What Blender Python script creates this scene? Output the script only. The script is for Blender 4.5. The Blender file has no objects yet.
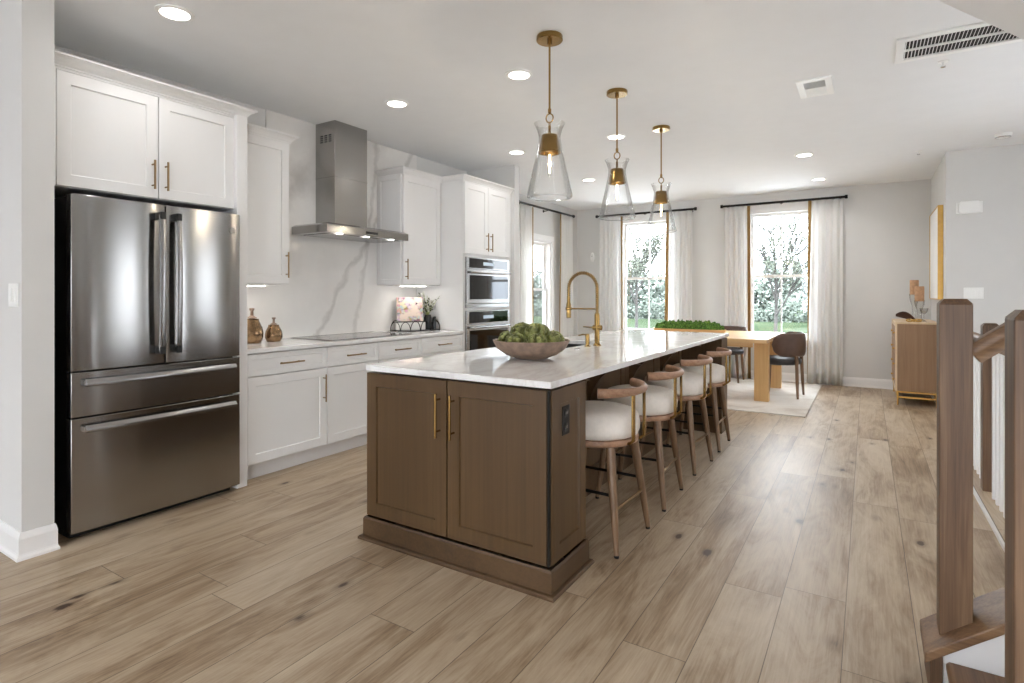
import bpy, bmesh, math, random
from mathutils import Vector, Matrix
sc = bpy.context.scene
COL = sc.collection
random.seed(7)
R = math.radians
# ------------------------------------------------------------------ camera, world, exposure
YAW = math.atan(355.27/562.4)
cd = bpy.data.cameras.new('camera'); cam = bpy.data.objects.new('camera', cd); COL.objects.link(cam)
cam.location = (0, 0, 1.28); cam.rotation_euler = (R(90), 0, YAW)
cd.sensor_width = 36; cd.lens = 562.4/1024*36; cd.shift_y = -(341.5-295.1)/1024
cd.clip_start = 0.05; cd.clip_end = 400
sc.camera = cam
sc.view_settings.view_transform = 'Standard'; sc.view_settings.look = 'None'
sc.view_settings.gamma = 1; sc.view_settings.use_curve_mapping = False
sc.view_settings.exposure = 0.72
sc.cycles.diffuse_bounces = 8
W = bpy.data.worlds.new('sky'); sc.world = W; W.use_nodes = True
wn = W.node_tree.nodes; wl = W.node_tree.links
bg = wn['Background']
tc = wn.new('ShaderNodeTexCoord'); mp = wn.new('ShaderNodeMapping'); mp.inputs['Scale'].default_value = (1, 1, 2.5)
nz = wn.new('ShaderNodeTexNoise'); nz.inputs['Scale'].default_value = 2.2; nz.inputs['Detail'].default_value = 4
cr = wn.new('ShaderNodeValToRGB')
cr.color_ramp.elements[0].position = .35; cr.color_ramp.elements[0].color = (.78, .87, 1.0, 1)
cr.color_ramp.elements[1].position = .62; cr.color_ramp.elements[1].color = (.93, .965, 1, 1)
wl.new(tc.outputs['Generated'], mp.inputs['Vector']); wl.new(mp.outputs[0], nz.inputs['Vector'])
wl.new(nz.outputs['Fac'], cr.inputs[0]); wl.new(cr.outputs[0], bg.inputs['Color'])
sg = wn.new('ShaderNodeSeparateXYZ'); wl.new(tc.outputs['Generated'], sg.inputs[0])      # overcast sky: three times brighter overhead than at the horizon
mr = wn.new('ShaderNodeMapRange'); wl.new(sg.outputs[2], mr.inputs[0]); mr.inputs[1].default_value = 0; mr.inputs[2].default_value = 1
mr.inputs[3].default_value = 7.0; mr.inputs[4].default_value = 20.0
wl.new(mr.outputs[0], bg.inputs['Strength'])
LAMP_W = 1.6; DINING_W = 4.0          # recessed ceiling lights
# ------------------------------------------------------------------ materials
def lin(c):
    c = c/255.0
    return c/12.92 if c <= .04045 else ((c+.055)/1.055)**2.4
def rgb(r, g, b): return (lin(r), lin(g), lin(b), 1)
class NT:
    def __init__(s, name):
        s.m = bpy.data.materials.new(name); s.m.use_nodes = True
        s.t = s.m.node_tree; s.n = s.t.nodes; s.l = s.t.links
        s.p = s.n['Principled BSDF']; s.out = s.n['Material Output']
        s._co = None
    def add(s, typ, **kw):
        n = s.n.new('ShaderNode'+typ)
        for k, v in kw.items(): setattr(n, k, v)
        return n
    def put(s, sock, v):
        if hasattr(v, 'is_output'): s.l.new(v, sock)
        else: sock.default_value = v
    def co(s):
        if s._co is None: s._co = s.add('TexCoord').outputs['Object']
        return s._co
    def map(s, scale=(1,1,1), rot=(0,0,0), loc=(0,0,0), vec=None):
        n = s.add('Mapping'); s.put(n.inputs['Vector'], vec if vec is not None else s.co())
        n.inputs['Scale'].default_value = scale; n.inputs['Rotation'].default_value = rot; n.inputs['Location'].default_value = loc
        return n.outputs[0]
    def noise(s, scale=5, detail=3, vec=None, rough=.5, dist=0, out='Fac'):
        n = s.add('TexNoise'); s.put(n.inputs['Vector'], vec if vec is not None else s.co())
        n.inputs['Scale'].default_value = scale; n.inputs['Detail'].default_value = detail
        n.inputs['Roughness'].default_value = rough; n.inputs['Distortion'].default_value = dist
        return n.outputs[out]
    def vor(s, scale=5, vec=None, out='Distance', feature='F1'):
        n = s.add('TexVoronoi'); n.feature = feature
        s.put(n.inputs['Vector'], vec if vec is not None else s.co()); n.inputs['Scale'].default_value = scale
        return n.outputs[out]
    def math(s, op, a, b=0.0, c=0.0):
        n = s.add('Math'); n.operation = op
        s.put(n.inputs[0], a); s.put(n.inputs[1], b); s.put(n.inputs[2], c)
        return n.outputs[0]
    def ramp(s, f, stops):
        n = s.add('ValToRGB'); s.put(n.inputs[0], f); e = n.color_ramp.elements
        while len(e) < len(stops): e.new(.5)
        for i, (p, c) in enumerate(stops):
            e[i].position = p; e[i].color = c if len(c) == 4 else (*c, 1)
        return n.outputs[0]
    def mix(s, f, a, b, mode='MIX'):
        n = s.add('Mix'); n.data_type = 'RGBA'; n.blend_type = mode
        s.put(n.inputs[0], f); s.put(n.inputs[6], a); s.put(n.inputs[7], b)
        return n.outputs[2]
    def sep(s, vec=None):
        n = s.add('SeparateXYZ'); s.put(n.inputs[0], vec if vec is not None else s.co()); return n.outputs
    def comb(s, x, y, z):
        n = s.add('CombineXYZ'); s.put(n.inputs[0], x); s.put(n.inputs[1], y); s.put(n.inputs[2], z); return n.outputs[0]
    def white(s, vec):
        n = s.add('TexWhiteNoise'); n.noise_dimensions = '3D'; s.put(n.inputs['Vector'], vec); return n.outputs
    def bump(s, h, strength=.3, dist=.01):
        n = s.add('Bump'); n.inputs['Strength'].default_value = strength; n.inputs['Distance'].default_value = dist
        s.put(n.inputs['Height'], h); s.l.new(n.outputs[0], s.p.inputs['Normal'])
    def set(s, **kw):
        for k, v in kw.items(): s.put(s.p.inputs[k.replace('_', ' ')], v)
        return s
def plain(name, col, rough=.5, metal=0, var=.06, scale=6, bumps=0, bscale=200, spec=.5, bdist=.002, **kw):
    t = NT(name)
    f = t.noise(scale, 3)
    c2 = tuple(x*(1-var) for x in col[:3])+(1,); c1 = tuple(min(1, x*(1+var)) for x in col[:3])+(1,)
    t.set(Base_Color=t.ramp(f, [(.3, c2), (.7, c1)]), Roughness=rough, Metallic=metal)
    t.p.inputs['Specular IOR Level'].default_value = spec
    for k, v in kw.items(): t.p.inputs[k.replace('_', ' ')].default_value = v
    if bumps: t.bump(t.noise(bscale, 3), bumps, bdist)
    return t.m
def wood(name, dark, mid, light, axis='z', rough=.45, scale=1.0, contrast=1.0, bumps=.05, fine=1.0):
    t = NT(name)
    sv = {'x': (.6, 14, 14), 'y': (14, .6, 14), 'z': (14, 14, .6)}[axis]
    v = t.map(scale=tuple(k*scale for k in sv))
    f = t.noise(1.2, 5, v, .6, .6)
    sv2 = {'x': (3, 150, 150), 'y': (150, 3, 150), 'z': (150, 150, 3)}[axis]
    g = t.noise(1.0*fine, 3, t.map(scale=sv2), .6)
    big = t.noise(1.3, 2)
    f2 = t.math('ADD', t.math('MULTIPLY', f, .62*contrast), t.math('ADD', t.math('MULTIPLY', g, .3), t.math('MULTIPLY', big, .3)))
    o = .61+.31*(contrast-1)
    t.set(Base_Color=t.ramp(f2, [(o-.2, dark), (o, mid), (o+.2, light)]), Roughness=rough)
    if bumps: t.bump(g, bumps, .002)
    return t.m
M = {}
M['wall'] = plain('wall_paint', rgb(214, 213, 211), .85, var=.01, bumps=.03, bscale=300)
M['ceiling'] = plain('ceiling_paint', rgb(232, 233, 234), .9, var=.01, bumps=.03, bscale=250)
M['trim'] = plain('trim_paint', rgb(236, 235, 234), .4, var=.01)
M['cab'] = plain('white_cabinet_paint', rgb(231, 230, 229), .42, var=.008)
M['isle'] = wood('stained_maple', rgb(62, 43, 24), rgb(82, 60, 35), rgb(98, 75, 48), 'z', .4, .22, .8, .02, .35)
M['isle_h'] = wood('stained_maple_rail', rgb(56, 39, 23), rgb(78, 57, 36), rgb(95, 72, 48), 'y', .4, .28, 1.0, .03, .5)
M['gap'] = plain('matte_black', rgb(22, 19, 17), .7, var=.02)  # black of the vent ducts and the emblem monogram
M['brass'] = plain('brushed_brass', rgb(156, 126, 76), .22, 1, var=.06, scale=30)
M['bronze'] = plain('champagne_bronze', rgb(146, 122, 90), .35, 1, var=.06, scale=30)
M['gold'] = plain('gold_leaf', rgb(202, 162, 92), .38, .85, var=.08, scale=20)
M['chrome'] = plain('polished_steel', rgb(205, 205, 205), .18, 1, var=.02)
M['black'] = plain('black_metal', rgb(26, 24, 23), .45, .5, var=.05)
M['blackpl'] = plain('black_plastic', rgb(20, 20, 20), .4, var=.05)
M['blackglass'] = plain('black_glass', rgb(12, 12, 13), .04, var=.02)
M['cream'] = plain('cream_upholstery', rgb(230, 222, 212), .95, var=.04, scale=40, bumps=.25, bscale=350, bdist=.003)
M['stoolwood'] = wood('warm_walnut', rgb(84, 61, 42), rgb(116, 88, 63), rgb(144, 114, 86), 'z', .36, 1.6)
M['stoolwood_y'] = wood('warm_walnut_bend', rgb(124, 90, 68), rgb(158, 121, 95), rgb(184, 148, 120), 'y', .4, 1.6)
M['oak'] = wood('light_oak', rgb(186, 145, 92), rgb(208, 168, 114), rgb(224, 188, 138), 'z', .5, .9, .8)
M['oak_x'] = wood('light_oak_top', rgb(196, 158, 108), rgb(216, 180, 132), rgb(230, 199, 156), 'x', .42, .9, .8)
M['leather'] = plain('brown_leather', rgb(84, 62, 50), .5, var=.12, scale=12, bumps=.15, bscale=180)
M['leatherdark'] = plain('dark_leather', rgb(58, 54, 54), .5, var=.1, scale=12, bumps=.15, bscale=180)
M['newel'] = wood('brown_stained_oak', rgb(66, 46, 30), rgb(104, 77, 54), rgb(140, 111, 82), 'z', .5, .8, 1.3, .1, 1.4)
M['newel_x'] = wood('brown_stained_oak_rail', rgb(84, 58, 38), rgb(128, 97, 68), rgb(158, 128, 96), 'x', .45, .8, 1.1, .1)
M['newel_y'] = wood('brown_stained_oak_long', rgb(84, 58, 38), rgb(128, 97, 68), rgb(158, 128, 96), 'y', .45, .8, 1.1, .1)
M['side'] = wood('sideboard_mango', rgb(128, 97, 70), rgb(150, 118, 88), rgb(168, 136, 106), 'z', .5, .8, .7)
M['sidelight'] = wood('sideboard_edge', rgb(196, 170, 136), rgb(214, 190, 158), rgb(226, 206, 178), 'z', .5, .8, .8)
M['curtain'] = plain('white_linen', rgb(240, 239, 237), .95, var=.02, scale=60, bumps=.1, bscale=500)
t = NT('white_linen_sheer'); w_ = t.noise(300, 2)
t.set(Base_Color=t.ramp(w_, [(.3, rgb(240, 239, 237)), (.7, rgb(248, 247, 246))]), Roughness=.95)
tl = t.add('BsdfTranslucent'); tl.inputs['Color'].default_value = rgb(246, 245, 243); mx = t.add('MixShader'); mx.inputs[0].default_value = .45
t.l.new(t.p.outputs[0], mx.inputs[1]); t.l.new(tl.outputs[0], mx.inputs[2]); t.l.new(mx.outputs[0], t.out.inputs['Surface']); M['curtain'] = t.m
M['trimgold'] = plain('gold_ribbon', rgb(156, 122, 66), .7, var=.08, scale=30)
M['bowl'] = plain('stone_bowl', rgb(136, 114, 98), .6, var=.3, scale=22, bumps=.1, bscale=60)
M['arti'] = plain('artichoke_green', rgb(124, 128, 70), .55, var=.5, scale=28)
M['stem'] = plain('pale_stem', rgb(150, 156, 92), .7, var=.1)
M['soil'] = plain('dark_soil', rgb(60, 50, 34), .9, var=.2)
M['white'] = plain('white_plastic', rgb(240, 240, 238), .4, var=.01)
M['ceramic'] = plain('white_ceramic', rgb(236, 234, 230), .3, var=.01)
M['paper'] = plain('book_pages', rgb(232, 226, 214), .8, var=.04)
M['candle'] = plain('tan_cork', rgb(186, 146, 112), .85, var=.14, scale=40, bumps=.2, bscale=120)
M['leafbowl'] = plain('dark_carved_wood', rgb(74, 44, 32), .4, var=.2)
M['house'] = plain('blue_grey_siding', rgb(88, 95, 105), .8, var=.03)
M['roof'] = plain('grey_shingles', rgb(110, 110, 112), .9, var=.15, scale=20)
M['bark'] = plain('bare_bark', rgb(74, 72, 70), .9, var=.2, spec=0)
M['twig'] = plain('new_leaf', rgb(84, 88, 78), .8, var=.2, spec=0)
M['hedge'] = plain('hedge_green', rgb(86, 92, 85), .9, var=.25, scale=3, spec=0)
M['bounce'] = plain('pale_bounce_slab', rgb(188, 188, 188), .9, var=.04, spec=0)  # for the unseen slab added outside to bounce daylight
M['canvas'] = plain('white_canvas', rgb(232, 231, 228), .9, var=.03, scale=3, bumps=.1, bscale=300)
M['marmer'] = plain('mercury_glass', rgb(138, 112, 84), .15, .85, var=.5, scale=26)
# moss
t = NT('green_moss'); f = t.noise(60, 4)
t.set(Base_Color=t.ramp(f, [(.35, rgb(28, 54, 12)), (.5, rgb(64, 102, 28)), (.68, rgb(112, 146, 62))]), Roughness=.95)
t.bump(f, .8, .01); M['moss'] = t.m
# lawn
t = NT('lawn_grass'); f = t.noise(.25, 5)
t.set(Base_Color=t.ramp(f, [(.3, rgb(34, 42, 30)), (.55, rgb(46, 54, 41)), (.7, rgb(62, 67, 57))]), Roughness=.95); t.p.inputs['Specular IOR Level'].default_value = 0; M['lawn'] = t.m
# stainless: brushed sideways so highlights stretch up and down
def steel(name, col, rough, aniso=.75, rot=.25):
    t = NT(name)
    g = t.noise(1, 2, t.map(scale=(40, 40, 2500)), .6)
    t.set(Base_Color=t.mix(g, tuple(c*.92 for c in col[:3])+(1,), col), Metallic=1.0, Roughness=rough, Anisotropic=aniso)
    tg = t.add('Tangent'); tg.direction_type = 'RADIAL'; tg.axis = 'Z'
    t.l.new(tg.outputs[0], t.p.inputs['Tangent']); t.p.inputs['Anisotropic Rotation'].default_value = rot; return t.m
M['steel'] = steel('brushed_stainless', rgb(168, 166, 164), .19, .7)
M['steelhood'] = steel('hood_stainless', rgb(170, 168, 166), .17, .6)
M['steelbright'] = steel('bright_stainless', rgb(168, 167, 166), .22, .4)
# quartz
t = NT('white_quartz')
v = t.noise(1.1, 5, t.map(scale=(1.6, .8, 1), rot=(0, 0, .5)), .6, 1.5)
vein = t.math('ABSOLUTE', t.math('SUBTRACT', v, .5))
t.set(Base_Color=t.ramp(vein, [(0, rgb(224, 222, 220)), (.03, rgb(233, 232, 231)), (.12, rgb(240, 240, 239))]), Roughness=.05); t.p.inputs['Specular IOR Level'].default_value = .85
M['quartz'] = t.m
# marble slab behind the range, with two long grey veins
t = NT('veined_marble')
s_ = t.sep(); wob = t.noise(2.2, 5, None, .6)
wob2 = t.noise(7, 4, None, .6)
wv = t.math('ADD', t.math('MULTIPLY', t.math('SUBTRACT', wob, .5), .30), t.math('MULTIPLY', t.math('SUBTRACT', wob2, .5), .05))
def vein(ny, nz_, c, w, dark):
    d = t.math('ABSOLUTE', t.math('ADD', t.math('ADD', t.math('MULTIPLY', s_[1], ny), t.math('MULTIPLY', s_[2], nz_)), t.math('SUBTRACT', wv, c)))
    d = t.math('DIVIDE', d, t.math('ADD', t.math('MULTIPLY', wob2, w*2.2), w*.1))
    return t.ramp(d, [(0, (dark,)*3), (.55, (dark*.55,)*3), (1, (0, 0, 0))])
va = vein(.823, -.568, 2.197, .032, .42); vb = vein(.989, -.148, 3.62, .028, .36); vc = vein(.55, -.83, -.1, .1, .18); vd = vein(.35, .93, 3.25, .12, .2); ve = vein(.8, -.6, 1.15, .09, .22)
tot = t.math('ADD', t.math('ADD', va, vb), t.math('ADD', t.math('ADD', vc, vd), ve))
cl = t.noise(1.4, 4, None, .6)
base = t.ramp(cl, [(.35, rgb(225, 222, 219)), (.65, rgb(236, 234, 231))])
t.set(Base_Color=t.mix(tot, base, rgb(158, 153, 148)), Roughness=.16); M['marble'] = t.m
# floor planks along y
t = NT('oak_plank_floor')
X, Y, Z = t.sep()
PW, PL = .23, 1.85
r_ = t.math('DIVIDE', t.math('ADD', X, .075+.23*40), PW)
row = t.math('FLOOR', r_)
off = t.white(t.comb(row, 3.3, 0))['Value']
c_ = t.math('ADD', t.math('DIVIDE', Y, PL), t.math('MULTIPLY', off, 7.0))
colm = t.math('FLOOR', c_)
rnd = t.white(t.comb(row, colm, 1.7)); rv = rnd['Value']
fx = t.math('FRACT', r_); fy = t.math('FRACT', c_)
ex = t.math('MULTIPLY', t.math('MINIMUM', fx, t.math('SUBTRACT', 1.0, fx)), PW)
ey = t.math('MULTIPLY', t.math('MINIMUM', fy, t.math('SUBTRACT', 1.0, fy)), PL)
edge = t.math('MINIMUM', ex, ey)
seam = t.math('LESS_THAN', edge, .0016)
pv = t.comb(t.math('ADD', X, t.math('MULTIPLY', rv, 31.0)), t.math('ADD', Y, t.math('MULTIPLY', rv, 57.0)), rv)
g1 = t.noise(1.0, 6, t.map(scale=(7, 1.3, 1), vec=pv), .68, 2.0)
g2 = t.noise(1.0, 3, t.map(scale=(120, 4, 1), vec=pv), .6)
g3 = t.noise(1.0, 3, t.map(scale=(3.0, .9, 1), vec=pv), .5)
tone = t.math('ADD', t.math('ADD', t.math('MULTIPLY', g1, .50), t.math('MULTIPLY', g2, .26)), t.math('ADD', t.math('MULTIPLY', g3, .46), t.math('MULTIPLY', rv, .07)))
colr = t.ramp(tone, [(.45, rgb(102, 79, 56)), (.56, rgb(144, 121, 95)), (.66, rgb(171, 151, 126)), (.80, rgb(190, 173, 150))])
kn = t.vor(1.0, t.map(scale=(5.2, 2.6, 1), vec=t.comb(t.math('ADD', X, t.math('MULTIPLY', g1, .05)), Y, 0)))
kc = t.vor(1.0, t.map(scale=(5.2, 2.6, 1), vec=t.comb(t.math('ADD', X, t.math('MULTIPLY', g1, .05)), Y, 0)), 'Color')
kr = t.math('GREATER_THAN', t.sep(kc)[0], .2)
km = t.math('MULTIPLY', t.ramp(t.math('ADD', kn, t.math('MULTIPLY', t.math('SUBTRACT', g1, .5), .16)), [(.0, (1, 1, 1)), (.06, (1, 1, 1)), (.10, (.35, .35, .35)), (.2, (0, 0, 0))]), kr)
colr = t.mix(km, colr, rgb(70, 48, 32))
colr = t.mix(t.math('MULTIPLY', seam, .8), colr, rgb(74, 58, 44))
t.set(Base_Color=colr, Roughness=t.math('ADD', .34, t.math('MULTIPLY', g2, .15)))
hgt = t.math('SUBTRACT', t.math('MULTIPLY', g2, .15), seam)
t.bump(hgt, .25, .002); M['floor'] = t.m
# rug
t = NT('cream_rug'); a = t.noise(1.3, 5, None, .65, 1.0); b = t.noise(220, 2)
t.set(Base_Color=t.mix(t.math('MULTIPLY', b, .25), t.ramp(a, [(.35, rgb(196, 186, 176)), (.5, rgb(220, 214, 206)), (.65, rgb(230, 226, 220))]), rgb(190, 182, 172)), Roughness=1.0)
t.bump(b, .4, .004); M['rug'] = t.m
def glassy(name, tint, edge, lo, hi, gl=.03):
    t = NT(name); tr = t.add('BsdfTransparent'); gs = t.add('BsdfGlossy'); mx = t.add('MixShader'); lw = t.add('LayerWeight')
    gs.inputs['Roughness'].default_value = gl; lw.inputs['Blend'].default_value = .25
    t.l.new(t.mix(lw.outputs['Facing'], tint, edge), tr.inputs['Color'])
    mr = t.add('MapRange'); t.l.new(lw.outputs['Fresnel'], mr.inputs[0]); mr.inputs[3].default_value = lo; mr.inputs[4].default_value = hi
    t.l.new(mr.outputs[0], mx.inputs[0]); t.l.new(tr.outputs[0], mx.inputs[1]); t.l.new(gs.outputs[0], mx.inputs[2])
    t.l.new(mx.outputs[0], t.out.inputs['Surface']); return t.m
M['pane'] = glassy('window_glass', (.97, .98, .98, 1), (.9, .93, .93, 1), .02, .5)
M['glass'] = glassy('clear_blown_glass', (1, 1, 1, 1), (.86, .86, .85, 1), .0, .4)
def emit(name, col, s):
    t = NT(name); t.set(Base_Color=(*col, 1), Emission_Color=(*col, 1)); t.p.inputs['Emission Strength'].default_value = s; return t.m
M['thickglass'] = glassy('thick_pressed_glass', (.93, .93, .92, 1), (.6, .6, .59, 1), .06, .6)
M['lampdisc'] = emit('lamp_lens', (1, .96, .9), 5.0)
M['bulb'] = emit('bulb_filament', (1, .82, .55), 4.0)
M['strip'] = emit('light_strip', (1, .96, .9), 9.0)
M['clock'] = emit('oven_display', (.5, .6, .7), .12)
# book cover
t = NT('floral_cover'); v = t.vor(38, None, 'Color'); w_ = t.noise(9, 3)
hs = t.add('HueSaturation'); hs.inputs['Saturation'].default_value = .55; hs.inputs['Value'].default_value = 1.0; t.l.new(v, hs.inputs['Color'])
t.set(Base_Color=t.mix(t.ramp(w_, [(.40, (0, 0, 0)), (.50, (1, 1, 1))]), rgb(218, 200, 186), t.mix(.5, hs.outputs[0], rgb(140, 84, 54))), Roughness=.5); M['cover'] = t.m
# ------------------------------------------------------------------ mesh helpers
class MB:
    def __init__(s): s.bm = bmesh.new(); s.bm.normal_update()
    def face(s, pts):
        vs = [s.bm.verts.new(p) for p in pts]
        try: return s.bm.faces.new(vs)
        except ValueError: return None
    def box(s, a, b):
        x0, x1 = sorted((a[0], b[0])); y0, y1 = sorted((a[1], b[1])); z0, z1 = sorted((a[2], b[2]))
        v = [s.bm.verts.new(p) for p in ((x0,y0,z0),(x1,y0,z0),(x1,y1,z0),(x0,y1,z0),(x0,y0,z1),(x1,y0,z1),(x1,y1,z1),(x0,y1,z1))]
        for f in ((3,2,1,0),(4,5,6,7),(0,1,5,4),(1,2,6,5),(2,3,7,6),(3,0,4,7)): s.bm.faces.new([v[i] for i in f])
        return s
    def loft(s, rings, cap=True, closed=True):
        rv = [[s.bm.verts.new(p) for p in r] for r in rings]; n = len(rv[0])
        for a, b in zip(rv[:-1], rv[1:]):
            for i in range(n if closed else n-1):
                j = (i+1) % n
                s.bm.faces.new((a[i], a[j], b[j], b[i]))
        if cap and closed:
            s.bm.faces.new(list(reversed(rv[0]))); s.bm.faces.new(rv[-1])
        return s
    def ringloft(s, rings):                                  # closed both ways
        rv = [[s.bm.verts.new(p) for p in r] for r in rings]; n = len(rv[0]); m = len(rv)
        for k in range(m):
            a, b = rv[k], rv[(k+1) % m]
            for i in range(n):
                j = (i+1) % n; s.bm.faces.new((a[i], a[j], b[j], b[i]))
        return s
    def tube(s, pts, r, n=10, closed=False, flat=1.0, up=None):
        P = [Vector(p) for p in pts]; m = len(P)
        rs = r if isinstance(r, (list, tuple)) else [r]*m
        rings = []; prev = None
        for i in range(m):
            if closed: d = P[(i+1) % m]-P[i-1]
            else: d = P[min(i+1, m-1)]-P[max(i-1, 0)]
            d.normalize()
            if up is not None: u = Vector(up)
            elif prev is None: u = Vector((0, 0, 1)) if abs(d.z) < .9 else Vector((1, 0, 0))
            else: u = prev
            u = (u-d*u.dot(d)).normalized(); w = d.cross(u); prev = u
            rings.append([P[i]+(u*math.cos(a)*flat+w*math.sin(a))*rs[i] for a in [2*math.pi*k/n for k in range(n)]])
        return s.ringloft(rings) if closed else s.loft(rings)
    def cyl(s, a, b, r0, r1=None, n=16): return s.tube([a, b], [r0, r0 if r1 is None else r1], n)
    def lathe(s, prof, c=(0,0,0), n=32, close=False):
        rings = [[(c[0]+max(r, 1e-4)*math.cos(2*math.pi*k/n), c[1]+max(r, 1e-4)*math.sin(2*math.pi*k/n), c[2]+z) for k in range(n)] for r, z in prof]
        return s.ringloft(rings) if close else s.loft(rings)
    def prism(s, poly, axis, a0, a1):
        def p3(p, a): return {'x': (a, p[0], p[1]), 'y': (p[0], a, p[1]), 'z': (p[0], p[1], a)}[axis]
        return s.loft([[p3(p, a0) for p in poly], [p3(p, a1) for p in poly]])
    def ball(s, c, r, sx=1, sy=1, sz=1, nu=16, nv=10):
        prof = [(math.sin(math.pi*i/nv), -math.cos(math.pi*i/nv)) for i in range(nv+1)]
        return s.loft([[(c[0]+max(a, 1e-3)*r*sx*math.cos(2*math.pi*k/nu), c[1]+max(a, 1e-3)*r*sy*math.sin(2*math.pi*k/nu), c[2]+z*r*sz) for k in range(nu)] for a, z in prof])
    def frame(s, O, U, V, N, w, h, b, t):
        O, U, V, N = map(Vector, (O, U, V, N))
        q = lambda u, v, n: O+U*u+V*v+N*n
        rings = []
        for (i, n_) in ((0, 0), (0, t), (b, t), (b, 0)):
            rings.append([q(i, i, n_), q(w-i, i, n_), q(w-i, h-i, n_), q(i, h-i, n_)])
        return s.ringloft(rings)
    def obox(s, O, U, V, N, w, h, t):
        O, U, V, N = map(Vector, (O, U, V, N))
        return s.loft([[O+N*n, O+U*w+N*n, O+U*w+V*h+N*n, O+V*h+N*n] for n in (0, t)])
    def shaker(s, O, U, V, N, w, h, rail=.062, dep=.008, t=.02, cham=.004):
        O, U, V, N = map(Vector, (O, U, V, N))
        q = lambda i, n: [O+U*i+V*i+N*n, O+U*(w-i)+V*i+N*n, O+U*(w-i)+V*(h-i)+N*n, O+U*i+V*(h-i)+N*n]
        return s.loft([q(0, 0), q(0, t-.0015), q(.0015, t), q(rail, t), q(rail+cham, t-dep), q(rail+cham+.001, t-dep)])
    def build(s, name, mat, parent=None, smooth=None, bevel=0, sub=0, world=True, seg=2):
        bm = s.bm
        if parent is not None and world:
            o_ = parent; off = Vector((0, 0, 0))
            while o_ is not None: off += o_.location; o_ = o_.parent
            bmesh.ops.translate(bm, verts=bm.verts, vec=-off)
        bmesh.ops.recalc_face_normals(bm, faces=bm.faces)
        me = bpy.data.meshes.new(name); bm.to_mesh(me); bm.free()
        me.materials.append(M[mat])
        if smooth is not None:
            for p in me.polygons: p.use_smooth = True
            me.set_sharp_from_angle(angle=R(smooth))
        o = bpy.data.objects.new(name, me); COL.objects.link(o)
        if parent is not None: o.parent = parent
        if bevel:
            b = o.modifiers.new('edge', 'BEVEL'); b.width = bevel; b.segments = seg; b.limit_method = 'ANGLE'; b.angle_limit = R(40)
        if sub:
            b = o.modifiers.new('smooth', 'SUBSURF'); b.levels = sub; b.render_levels = sub
        return o
def tag(o, label, cat, group=None, kind=None):
    o['label'] = label; o['category'] = cat
    if group: o['group'] = group
    if kind: o['kind'] = kind
    return o
def thing(name, label, cat, loc=(0,0,0), rz=0, group=None):
    o = bpy.data.objects.new(name, None); COL.objects.link(o); o.empty_display_size = .1
    o.location = loc; o.rotation_euler = (0, 0, rz)
    return tag(o, label, cat, group)
def struct(o, label=None, cat=None):
    o['kind'] = 'structure'
    if label: o['label'] = label
    if cat: o['category'] = cat
    return o
def dup(root, loc, rz=None, label=None, scale=None):
    r = root.copy(); COL.objects.link(r); r.location = loc
    if rz is not None: r.rotation_euler = (root.rotation_euler[0], root.rotation_euler[1], rz)
    if scale: r.scale = (scale,)*3
    if label: r['label'] = label
    for ch in list(root.children):
        c = ch.copy(); COL.objects.link(c); c.parent = r
        for g in ch.children:
            d = g.copy(); COL.objects.link(d); d.parent = c
    return r
PX, PY, PZ, NY_ = (1,0,0), (0,1,0), (0,0,1), (0,-1,0)
XW, XD, YB, XR, YF, ZC = -4.20, -4.43, 9.22, .71, 7.56, 2.81
YT = 5.70                                                    # end of the kitchen run
# ------------------------------------------------------------------ room shell
def wall_holes(name, fixed, a0, a1, z0, z1, t0, t1, holes, mat='wall'):
    """fixed 'x' or 'y': wall slab between t0 and t1 on that axis; holes are (a0,a1,z0,z1)"""
    A = sorted({a0, a1, *[h[0] for h in holes], *[h[1] for h in holes]}); Zs = sorted({z0, z1, *[h[2] for h in holes], *[h[3] for h in holes]})
    m = MB()
    for i in range(len(A)-1):
        run = None
        for k in range(len(Zs)-1):
            ca, cz = (A[i]+A[i+1])/2, (Zs[k]+Zs[k+1])/2
            if any(h[0] < ca < h[1] and h[2] < cz < h[3] for h in holes): continue
            if fixed == 'x': m.box((t0, A[i], Zs[k]), (t1, A[i+1], Zs[k+1]))
            else: m.box((A[i], t0, Zs[k]), (A[i+1], t1, Zs[k+1]))
    bmesh.ops.remove_doubles(m.bm, verts=m.bm.verts, dist=1e-4)
    seen = {}; m.bm.verts.index_update()
    for f in list(m.bm.faces):                               # drop the doubled inner faces between cells
        seen.setdefault(tuple(sorted(v.index for v in f.verts)), []).append(f)
    dead = [f for fs in seen.values() if len(fs) > 1 for f in fs]
    if dead: bmesh.ops.delete(m.bm, geom=dead, context='FACES')
    return struct(m.build(name, mat))
W1 = (-3.60, -2.66, .64, 2.55); W2 = (-1.55, -.63, .64, 2.55); W3 = (7.22, 8.22, .64, 2.16)
HX0, HX1, HY0, HY1 = .735, 1.75, 3.40, 6.66                   # stairwell opening
m = MB()
for a, b in (((-6.6,-3.2,-.12),(HX0,YB+.14,0)), ((HX0,-3.2,-.12),(3.3,HY0,0)), ((HX1,HY0,-.12),(3.3,YF,0)), ((HX0,HY1,-.12),(HX1,YF,0))): m.box(a, b)
struct(m.build('floor', 'floor'))
m = MB(); m.box((-6.6,-3.2,ZC), (3.3,YB+.14,ZC+.12)); struct(m.build('ceiling', 'ceiling'))
wall_holes('wall_back', 'y', XD-.14, XR+.12, 0, ZC, YB, YB+.14, [W1, W2])
wall_holes('wall_dining', 'x', YT, YB, 0, ZC, XD-.14, XD, [W3])
m = MB(); m.box((XW-.12,1.165,0), (XW,YT,ZC)); struct(m.build('wall_kitchen', 'wall'))
m = MB(); m.box((XD-.14,YT-.11,0), (XW-.12,YT,ZC)); struct(m.build('wall_jog', 'wall'))
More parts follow.
